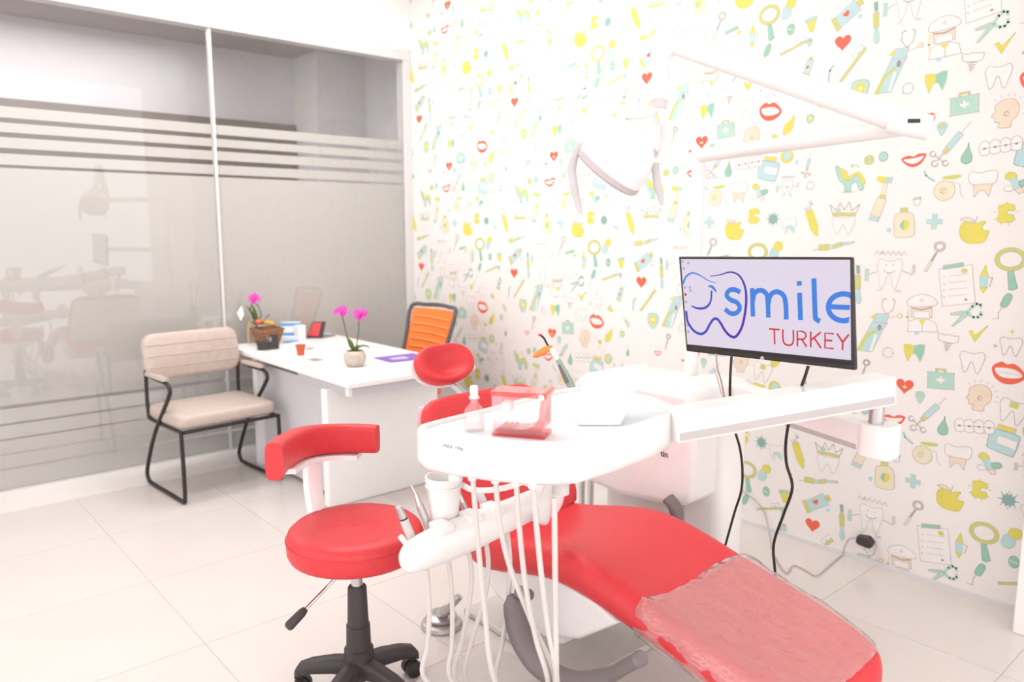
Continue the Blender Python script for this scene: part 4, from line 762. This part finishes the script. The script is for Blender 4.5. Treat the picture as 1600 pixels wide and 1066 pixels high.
MB(Mh).tube([(-.012, .0, .03), (-.034, .0, .066)], .008, 8).build('latch', plastic, t)
KN = Mh @ Vector((.50, 0, .05))
MB().tube(smoothp([KN-Vector((0, 0, .05)), PD(850, 812, 2.26), PD(856, 770, 2.15), PD(872, 742, 2.08), Vector((1.50, 1.44, .90))], 5), .018, 10).build('swing_arm', plastic, t)
cupc = PD(694, 778, 2.22)
MB().tube(smoothp([cupc+Vector((.045, -.027, .036)), PD(740, 766, 2.2), PD(775, 765, 2.2), PD(808, 757, 2.2), PD(830, 745, 2.18)], 5), .009, 8, flat=.8).build('cup_arm', plastic, t)
c = PD(828, 742, 2.18); MB().box(c.x-.02, c.x+.02, c.y-.02, c.y+.02, c.z-.03, .895).build('cup_arm_block', plastic, t, bevel=.005)
MB(Matrix.Translation(cupc)).tube([(-.0+.0505*cos(2*pi*i/24), .0505*sin(2*pi*i/24), .038) for i in range(24)], .0045, 8, closed=True).build('cup_ring', plastic, t)
for pts, D in (([(664, 862), (668, 905), (671, 960), (668, 1010), (665, 1062)], 2.2), ([(698, 858), (704, 905), (707, 960), (706, 1010), (705, 1062)], 2.25), ([(728, 850), (736, 885), (735, 930), (722, 1000), (712, 1062)], 2.3), ([(758, 840), (763, 880), (758, 930), (738, 1000), (728, 1062)], 2.34), ([(792, 825), (797, 880), (793, 950), (784, 1010), (776, 1062)], 2.38)):
    P = [PD(x, y, D) for x, y in pts]; P += [P[-1].lerp(FLR[0], .4)+Vector((0, 0, -.06)), FLR[0]+Vector((random.uniform(-.05, .02), random.uniform(0, .1), -.01)), FLR[1]+Vector((0, .05, 0))]
    hose(P, .0075, 'suction_hose', t)
# the cup itself
o = MB(Matrix.Translation(cupc)).lathe([(.001, -.068), (.036, -.068), (.041, -.064), (.05, .05), (.054, .052), (.054, .066), (.05, .066), (.046, .05), (.037, -.06), (.001, -.06)], 28).build('plastic_cup', plastic, None, ang=40)
tag(o, 'white plastic cup in the ring above the instrument holder', 'cup')
# handpieces standing in the holder
def hand(name, label, pts, D, rads, mats, seg=12):
    P = [PD(x, y, d) for (x, y), d in zip(pts, D)]; t = thing(name, label, 'handpiece', P[0], 'instruments in the holder bar')
    nm = ['handle', 'collar', 'tip', 'nozzle']
    for i in range(len(P)-1): MB().tube([P[i], P[i].lerp(P[i+1], .5), P[i+1]], [rads[i][0], (rads[i][0]+rads[i][1])/2, rads[i][1]], seg).build(nm[i], mats[i], t)
    return t
hand('scaler_handpiece', 'cream handpiece with grey tip at the stool end of the holder bar', [(650, 858), (631, 812), (630, 809), (622, 792)], [2.14, 2.12, 2.12, 2.11], [(.0125, .0125), (.0115, .0115), (.012, .0085)], [plastic2, black, steel])
hand('air_syringe', 'metal air syringe with slim nozzle leaning left of the white cup', [(676, 840), (656, 790), (650, 772), (642, 758)], [2.2, 2.2, 2.2, 2.2], [(.012, .011), (.0095, .006), (.005, .003)], [steel, chrome, chrome])
hand('suction_tip', 'metal suction tube just right of the white cup', [(735, 815), (722, 785), (716, 770)], [2.3, 2.3, 2.3], [(.011, .010), (.009, .008)], [steel, chrome])
hand('suction_tube', 'wider metal suction tube under the cup arm', [(763, 805), (755, 785), (748, 768)], [2.34, 2.34, 2.34], [(.017, .016), (.013, .012)], [steel, plastic])

# ---- dental lamp
PB = Vector((2.614, 1.864, 0)); PB.x, PB.y = 2.575, 1.83
t = thing('dental_lamp', 'white dental operating lamp on a folding ceiling-high arm above the chair', 'dental lamp', (PB.x, PB.y, .9))
t['label'] = 'white dental operating lamp on a folding arm above the chair'
pj = Vector((PB.x, PB.y, PD(1090, 245, 3.02).z)); E2 = PD(1432, 196, 2.1); E1_ = PD(1046, 66, 2.42)
MB().tube([(PB.x, PB.y, .9), (PB.x, PB.y, pj.z)], .027, 16).build('pole', plastic, t)
MB().sphere(pj, .030, 14).build('pole_elbow', plastic, t)
MB().tube([pj, pj.lerp(E2, .5), E2], [.026, .025, .025], 14).build('rear_arm', plastic, t)
MB().tube([E2, E2.lerp(E1_, .08), E2.lerp(E1_, .5), E1_], [.033, .036, .034, .032], 14).build('spring_arm', plastic, t)
dj = (E2-PD(1400, 190, 2.12)).normalized()
eb = MB().tube([E2-dj*.07, E2+dj*.035], .034, 14).build('elbow', plastic, t)
c = PD(1428, 189, 2.055); MB(axisM(c, -fw, rg)).box(-.016, .016, -.005, .005, -.002, .003).build('elbow_slot', black, eb, smooth=False)
MB().sphere(E1_, .035, 14).build('arm_end', plastic, t)
LJ = PD(1030, 158, 2.42)
MB().tube(smoothp([E1_, PD(1036, 82, 2.42), PD(1033, 110, 2.42), LJ], 5), [.034]*6+[.027]*10, 12).build('drop_arm', plastic, t)
MB(axisM(LJ, (0, 0, 1))).lathe([(.001, -.022), (.024, -.022), (.024, .004), (.001, .004)], 16).build('swivel_collar', mat('pale_grey_plastic', (.62, .56, .57), .4, raw=True), t)
LC = PD(965, 243, 2.5); LD = Vector((-.22, .62, -.75)).normalized()
LMt = axisM(LC, -LD, rg)
MB(LMt).lathe([(.001, .115), (.034, .112), (.068, .097), (.10, .066), (.119, .026), (.126, -.02), (.127, -.05), (.12, -.052), (.115, -.03), (.001, -.01)], 32).build('lamp_head', plastic, t, ang=50)
MB(LMt).lathe([(.128, -.042), (.129, -.060), (.122, -.066), (.114, -.060), (.114, -.045)], 32).build('rim', mat('rim_grey', (.52, .46, .47), .4, raw=True), t)
yk = smoothp([LJ-Vector((0, 0, .01)), PD(1036, 185, 2.45), PD(1040, 215, 2.5), PD(1032, 245, 2.52), PD(1016, 255, 2.53)], 5)
MB().tube(yk, .017, 10).build('yoke', plastic, t)
MB().tube(smoothp([LJ-Vector((0, 0, .015)), PD(1005, 178, 2.44), PD(975, 180, 2.46), PD(955, 200, 2.47)], 5), .016, 10).build('yoke_arm', plastic, t)
for pts, D in (([(915, 225), (902, 236), (894, 262), (897, 292), (903, 318), (907, 334)], 2.46), ([(1012, 232), (1022, 240), (1024, 262), (1027, 288), (1032, 308), (1035, 320)], 2.52)):
    h = MB().tube(smoothp([PD(x, y, D) for x, y in pts], 5), [.012]*8+[.014]*10+[.011]*4+[.008]*4, 10, flat=.6).build('handle', mat('handle_white', (.56, .53, .54), .4, raw=True), t)

# ---- monitor with the clinic logo
XMn = 2.07
tl_, tr_, bl_, br_ = PX(1060, 401, XMn), PX(1331, 402, XMn), PX(1072, 549, XMn), PX(1336, 579, XMn)
t = thing('monitor', 'black computer monitor showing a blue tooth logo beside the papered wall', 'monitor', ((tl_+br_)/2))
def mslab(q, d0, d1): return MB().loft([[v+Vector((d0, 0, 0)) for v in q], [v+Vector((d1, 0, 0)) for v in q]])
mslab([bl_, br_, tr_, tl_], .0, .018).build('monitor_body', blackp if False else black, t, bevel=.004, seg=2)
s_tl, s_tr, s_bl, s_br = PX(1064, 405, XMn), PX(1328.5, 406, XMn), PX(1074, 538, XMn), PX(1330, 563, XMn)
def emis(name, c, st=1.0):
    m = mat(name, c, .4, var=.01); b = m.node_tree.nodes['Principled BSDF']; b.inputs['Base Color'].default_value = (0, 0, 0, 1)
    for l in list(b.inputs['Base Color'].links): m.node_tree.links.remove(l)
    b.inputs['Base Color'].default_value = (.01, .01, .01, 1); b.inputs['Emission Color'].default_value = lin(c)+(1,); b.inputs['Emission Strength'].default_value = st; b.inputs['Specular IOR Level'].default_value = .15; return m
SCR = emis('screen_lilac', (224, 214, 230)); B1 = emis('screen_blue', (64, 128, 222)); B2 = emis('screen_indigo', (70, 70, 190)); B3 = emis('screen_violet', (84, 44, 170)); R1 = emis('screen_red', (205, 48, 52)); DK = emis('screen_dark', (46, 40, 48)); GI = emis('screen_icon', (170, 172, 212))
scr = MB().add([v-Vector((.0006, 0, 0)) for v in (s_bl, s_br, s_tr, s_tl)], [(0, 1, 2, 3)]).build('screen', SCR, t, smooth=False, label='lit pale lilac screen')
def cp(p): return (1040+p[0]/2.961, 380+p[1]/2.961)
def sp(p, d): x, y = cp(p); return PX(x, y, XMn-d)
def ribbon(name, pts, wd, m, d=.0012, k=6, smooth=True, taper=None):
    P = [sp(p, d) for p in pts]; P = smoothp(P, k) if smooth and len(P) > 2 else P; mb = MB(); n = len(P); Lf, Rt = [], []
    for i, p in enumerate(P):
        T = (P[min(n-1, i+1)]-P[max(0, i-1)]).normalized(); nn = Vector((0, -T.z, T.y)); h = wd/2*(taper(i/(n-1)) if taper else 1)
        Lf.append(p+nn*h); Rt.append(p-nn*h)
    mb.loft([Lf, Rt], caps=False, closed=False); return mb
EDGE = PX(1329, 480, XMn).y
def clipY(o):
    bm = bmesh.new(); bm.from_mesh(o.data); off = Vector(o.get('org_', (0, 0, 0)))
    bmesh.ops.bisect_plane(bm, geom=bm.verts[:]+bm.edges[:]+bm.faces[:], plane_co=(0, EDGE+.001-off.y, 0), plane_no=(0, -1, 0), clear_outer=True); bm.to_mesh(o.data); bm.free()
def glyph(name, strokes, m, parent):
    mb = MB()
    for k, (pts, wd, sm_) in enumerate(strokes):
        r = ribbon(name, pts, wd, m, .0012+.00008*k, 6, sm_); b = len(mb.v); mb.v += r.v; mb.f += [[i+b for i in f] for f in r.f]; mb.mi += r.mi
    o = mb.build(name, m, parent, smooth=False)
    if name == 'logo_letter': clipY(o)
    return o
def circ(cx, cy, rx, ry, a0, a1, n=18): return [(cx+rx*cos(radians(a0+(a1-a0)*i/n)), cy-ry*sin(radians(a0+(a1-a0)*i/n))) for i in range(n+1)]
W1 = .0150
glyph('logo_letter', [([(345, 228), (322, 216), (296, 218), (282, 240), (300, 262), (330, 275), (343, 300), (328, 323), (300, 325), (275, 305)], W1, True)], B1, scr)
glyph('logo_letter', [([(400, 208), (404, 340)], W1, False), ([(402, 275), (412, 232), (440, 218), (466, 235), (473, 275), (475, 345)], W1, True), ([(474, 285), (486, 240), (515, 225), (545, 242), (556, 285), (558, 354)], W1, True)], B1, scr)
glyph('logo_letter', [([(620, 230), (624, 356)], W1, False), ([(618, 176), (619, 197)], W1, False)], B1, scr)
glyph('logo_letter', [([(686, 163), (692, 330), (698, 352), (714, 362)], W1, True)], B1, scr)
glyph('logo_letter', [(circ(823, 297, 70, 62, 0, 320, 24), W1, True), ([(752, 294), (893, 300)], W1*.95, False)], B1, scr)
tooth1 = [(80, 190), (95, 155), (125, 138), (160, 150), (195, 172), (235, 186)]
mb = ribbon('logo', tooth1, .0075, B1, taper=lambda u: 1-.75*u); mb.build('logo_tooth_line', B1, scr, smooth=False)
mb = ribbon('logo', [(205, 153), (250, 147), (300, 134), (340, 150), (365, 195), (373, 250), (368, 320), (352, 390), (325, 432), (300, 430), (275, 405), (255, 370)], .0085, B3, taper=lambda u: .25+.75*min(1, u*2.2)); mb.build('logo_tooth_line', B3, scr, smooth=False)
mb = ribbon('logo', [(255, 372), (240, 352), (222, 352), (205, 375), (185, 410), (160, 420), (130, 405), (105, 370), (98, 345), (95, 315)], .0085, B2); mb.build('logo_tooth_line', B2, scr, smooth=False)
mb = ribbon('logo', [(120, 291), (150, 302), (185, 298), (208, 270), (213, 220)], .008, B2, taper=lambda u: .2+.8*sin(pi*min(.75, u*.9+.1))); mb.build('logo_smile_line', B2, scr, smooth=False)
mb = ribbon('logo', [(196, 201), (212, 201), (226, 213), (235, 228)], .009, B1, taper=lambda u: .3+.7*sin(pi*u)); mb.build('logo_smile_tip', B1, scr, smooth=False)
# TURKEY : strokes in the unit box of each letter, laid along the slanted line
T0, T1 = (478, 394), (848, 422); B0_, B1_ = (480, 466), (846, 497)
def tk(u, v): a = [T0[i]+(T1[i]-T0[i])*u for i in (0, 1)]; b = [B0_[i]+(B1_[i]-B0_[i])*u for i in (0, 1)]; return (a[0]+(b[0]-a[0])*v, a[1]+(b[1]-a[1])*v)
LET = {'T': [[(0, .04), (1, .04)], [(.5, 0), (.5, 1)]], 'U': [[(.05, 0), (.05, .65), (.2, .92), (.5, .98), (.8, .92), (.95, .65), (.95, 0)]], 'R': [[(.08, 1), (.08, .04), (.55, .04), (.85, .14), (.88, .34), (.7, .52), (.1, .56)], [(.5, .56), (.95, 1)]],
       'K': [[(.08, 0), (.08, 1)], [(.92, 0), (.1, .55)], [(.38, .4), (.95, 1)]], 'E': [[(.95, .04), (.08, .04), (.08, .96), (.95, .96)], [(.08, .48), (.82, .48)]], 'Y': [[(0, 0), (.5, .52)], [(1, 0), (.5, .52)], [(.5, .5), (.5, 1)]]}
WID = [.135, .145, .135, .15, .125, .15]; xx = 0; gap = (1-sum(WID))/5
for ch, wdt in zip('TURKEY', WID):
    glyph('logo_red_letter', [([tk(xx+p[0]*wdt, p[1]) for p in st], .0052, ch == 'U') for st in LET[ch]], R1, scr); xx += wdt+gap
mb = MB()
for i, (x, y, c) in enumerate([(78, 85, 0), (84, 118, 0), (90, 205, 0), (92, 238, 1), (94, 272, 0), (96, 318, 0), (100, 335, 0), (103, 380, 0), (105, 410, 0), (112, 205, 0), (115, 220, 0), (107, 478, 2), (105, 92, 0)]):
    mb = MB(); mb.add([sp((x+a*5, y+b*6), .001) for a, b in ((-1, 1), (1, 1), (1, -1), (-1, -1))], [(0, 1, 2, 3)]); mb.build('desktop_icon', [GI, R1, DK][c], scr, smooth=False)
MB().add([sp(q, .001) for q in ((238, 498), (860, 566), (860, 552), (238, 484))], [(0, 1, 2, 3)]).build('taskbar', DK, scr, smooth=False)
P = sp((447, 534), .0004); lg = MB(Matrix(((0, 0, -1, P.x), (-1, 0, 0, P.y), (0, 1, 0, P.z), (0, 0, 0, 1)))).lathe([(.0001, .0004), (.0062, .0004)], 20).build('round_badge', mat('badge_white', (214, 208, 208), .4), t, smooth=False)
text('badge_letters', 'hp', .0095, Matrix(((0, 0, -1, P.x-.0006), (-1, 0, 0, P.y), (0, 1, 0, P.z+.0008), (0, 0, 0, 1))), kt, lg)
mc = (tl_+br_)/2
MB().box(mc.x+.0175, mc.x+.055, mc.y-.06, mc.y+.06, mc.z-.06, mc.z+.06).build('mount_plate', blackp, t, bevel=.004)
MB().tube([mc+Vector((.05, 0, 0)), Vector((2.3, 1.45, mc.z)), Vector((PB.x-.03, PB.y-.02, mc.z))], .02, 10).build('mount_arm', plastic, t)
# cables under the monitor
o = MB().tube(smoothp([PD(1143, 557, 2.42), PD(1141, 590, 2.42), PD(1141, 625, 2.45), PD(1146, 665, 2.5), PD(1156, 700, 2.52), PD(1160, 735, 2.55), PD(1158, 768, 2.6), PD(1148, 800, 2.65), PD(1134, 850, 2.75), PD(1120, 900, 2.85), Vector((2.5, 1.45, .02)), Vector((2.52, 1.58, .02))], 6), .0042, 8).build('power_cable', black)
tag(o, 'black cable hanging from the middle of the monitor behind the white arm', 'cable')
o = MB().tube(smoothp([PD(1263, 572, 2.24), PD(1258, 588, 2.25), PD(1250, 610, 2.3), PD(1236, 645, 2.4), PD(1228, 690, 2.45), PD(1229, 725, 2.48), PD(1238, 762, 2.5), PD(1224, 805, 2.55), PD(1209, 850, 2.62), PD(1211, 893, 2.68), PD(1216, 950, 2.75), Vector((2.4, 1.1, .012)), Vector((2.45, 1.4, .012)), Vector((2.52, 1.57, .012))], 6), .0048, 8).build('monitor_cable', black)
tag(o, 'thicker black cable hanging from the right side of the monitor to the floor', 'cable')
cabg = mat('pale_cable', (168, 158, 152), .6)
o = MB().tube(smoothp([PD(1119, 553, 2.42), PD(1121, 575, 2.44), PD(1128, 600, 2.5), PD(1132, 630, 2.6), Vector((2.5, 1.66, .95))], 6), .0025, 6).build('thin_cable', cabg); tag(o, 'thin grey cable dropping from the left corner of the monitor', 'cable')
# plug and loose cable on the papered wall
pc = PX(1356, 843); t = thing('wall_adapter', 'black power adapter plugged in low on the papered wall', 'adapter', (XW, pc.y, pc.z))
MB().box(XW-.012, XW, pc.y-.025, pc.y+.025, pc.z-.018, pc.z+.022).build('socket_plate', wall_w, t, bevel=.004)
MB().prism([(pc.y+.035, pc.z-.01), (pc.y+.03, pc.z+.022), (pc.y-.02, pc.z+.028), (pc.y-.042, pc.z+.005), (pc.y-.03, pc.z-.024), (pc.y+.02, pc.z-.02)], XW-.05, XW-.0122, 'x').build('adapter_body', blackp, t, bevel=.005)
mb = MB().tube(smoothp([PX(1342, 842, XW-.03), PX(1328, 842, XW-.02), PX(1320, 855, XW-.02), PX(1316, 868, XW-.02), PZ(1310, 872, .006), PZ(1296, 884, .006), PZ(1276, 900, .006), PZ(1260, 892, .006), PZ(1240, 884, .006), PZ(1229, 896, .006), PZ(1216, 880, .006), PZ(1208, 862, .006)], 6), .0025, 6); mb.build('adapter_cord', cabg, t)
o = MB().tube(smoothp([PX(1147, 733, XW-.01), PX(1152, 750, XW-.01), PX(1158, 765, XW-.01), PX(1180, 782, XW-.01), PX(1193, 798, XW-.01), PX(1198, 815, XW-.01), PZ(1203, 838, .006), PZ(1206, 858, .006)], 6), .0022, 6).build('loose_wire', cabg); tag(o, 'thin grey wire trailing down the papered wall to the floor', 'cable')

# ---- foot pedal
fp0 = PZ(690, 978, 0); t = thing('foot_pedal', 'round chrome foot pedal on the floor behind the hanging hoses', 'foot control', (fp0.x, fp0.y, 0))
FMt = Matrix.Translation((fp0.x, fp0.y, 0))
MB(FMt).lathe([(.001, .0005), (.078, .0005), (.08, .008), (.074, .02), (.055, .028), (.001, .032)], 32).build('pedal_base', mat('pedal_grey', (.46, .42, .40), .3, raw=True, metal=.4), t)
MB(FMt).lathe([(.03, .03), (.058, .034), (.06, .042), (.05, .05), (.02, .055), (.001, .055)], 28).build('pedal_disc', steel, t)
MB().tube(smoothp([Vector((fp0.x, fp0.y, .05)), PD(702, 950, 2.8), PD(718, 932, 2.78)], 4), [.02]*4+[.012]*5, 10, flat=1.3).build('pedal_lever', steel, t)

# ---- things on the tray (mat top z = .9885)
TZ = .989
pb = PZ(741, 673, TZ); t = thing('dropper_bottle', 'clear glass bottle with white cap and pink liquid on the tray', 'bottle', pb)
PMt = Matrix.Translation(pb)
gl = clearmat('bottle_glass', (.99, .985, .985), gloss=.02, body=.12, bodycol=(.95, .92, .92))
MB(PMt).lathe([(.001, 0), (.025, 0), (.0275, .004), (.0275, .045), (.022, .06), (.0105, .072), (.0095, .082), (.0145, .084), (.0145, .090), (.009, .092)], 24).build('glass_body', gl, t)
MB(PMt).lathe([(.001, .003), (.0245, .003), (.0255, .006), (.0255, .042), (.001, .042)], 24).build('liquid', clearmat('pink_liquid', (.99, .965, .96), gloss=.0, body=.12, bodycol=(.95, .74, .72)), t)
MB(PMt).lathe([(.001, .118), (.0095, .118), (.0105, .115), (.0105, .092), (.012, .090), (.012, .086), (.001, .086)], 20).build('cap', plastic, t)
# red acrylic cotton-roll dispenser
racr = clearmat('red_acrylic', (.98, .60, .58), gloss=.02, body=.22, bodycol=(.85, .14, .14))
cacr = clearmat('clear_acrylic', (.99, .98, .985), gloss=.0, body=.06, bodycol=(.95, .9, .9))
d0, d1, d2 = PZ(768, 681, TZ), PZ(851, 688, TZ), PZ(869, 680, TZ)
ex = Vector((d1.x-d0.x, d1.y-d0.y, 0)); LX = ex.length; Md = frame((d0.x, d0.y, TZ), ex); dep = .075; HT = .115
t = thing('cotton_dispenser', 'red transparent acrylic cotton dispenser box on the tray', 'dispenser', (d0.x, d0.y, TZ))
MB(Md).box(0, LX, 0, dep, 0.0, .010).build('base', racr, t, bevel=.002)
MB(Md).box(0, LX, 0, .003, .010, HT-.012).build('front_panel', cacr, t, smooth=False)
MB(Md).box(0, LX, dep-.003, dep, .010, HT-.012).build('back_panel', cacr, t, smooth=False)
MB(Md).box(0, .003, .003, dep-.003, .010, HT-.012).build('side_panel', cacr, t, smooth=False)
MB(Md).box(-.004, LX+.004, -.002, dep+.002, HT-.012, HT).build('lid', racr, t, bevel=.002)
MB(Md).tube([(LX-.004, -.008, HT-.004), (LX-.004, dep+.012, HT-.004)], .008, 12).build('hinge_bar', racr, t)
MB(Md).sphere((LX-.006, -.012, HT-.006), .008, 10).build('hinge_knob', plastic, t)
sl_ = [(LX-.002, HT-.012), (LX-.002, .03), (LX-.02, .012), (LX-.06, .010), (.008, .010), (.008, .016), (.02, .024), (.026, .018), (.034, .024), (.04, .018), (.048, .024), (.054, .019), (LX-.055, .021), (LX-.03, .03), (LX-.018, .05), (LX-.012, HT-.012)]
MB(Md).prism(sl_, .006, dep-.006, 'y').build('curved_ramp', racr, t, smooth=False)
MB(Md).box(.02, .045, .02, .05, .06, .085).build('cotton_block', plastic, t, bevel=.004)
# curing light leaning at the back of the tray
cd = 2.56; t = thing('curing_light', 'green-grey curing light with orange shield behind the tray', 'curing light', PD(893, 606, cd))
MB().tube([PD(896, 612, cd), PD(890, 598, cd), PD(878, 575, cd), PD(871, 560, cd)], [.013, .014, .011, .007], 12).build('handle', mat('green_grey', (150, 176, 160), .4), t)
MB().tube([PD(886, 598, cd-.014), PD(879, 583, cd-.012), PD(873, 570, cd-.009)], [.007, .006, .004], 10).build('grip_inlay', darkg, t)
MB().tube([PD(871, 562, cd), PD(865, 551, cd), PD(861, 544, cd)], [.009, .011, .008], 12).build('head', plastic, t)
MB().tube(smoothp([PD(860, 545, cd), PD(855, 538, cd), PD(850, 529, cd), PD(845, 524, cd)], 4), .0035, 8).build('light_guide', black, t)
MB().sphere(PD(843.5, 523.5, cd), .0055, 8).build('red_tip', mat('red_tip', (214, 60, 70), .4), t)
MB().tube([PD(832.5, 558, cd), PD(838, 555, cd), PD(850, 548.5, cd), PD(859, 543.5, cd), PD(863, 541, cd)], [.003, .010, .013, .010, .003], 12, flat=.5).build('orange_shield', mat('orange_shield', (.85, .26, .06), .3, raw=True), t)
MB().tube(smoothp([PD(873, 558, cd), PD(878, 548, cd), PD(883, 540, cd)], 3), .0015, 6).build('probe', steel, t)
for o in bpy.data.objects:
    if 'org_' in o: del o['org_']
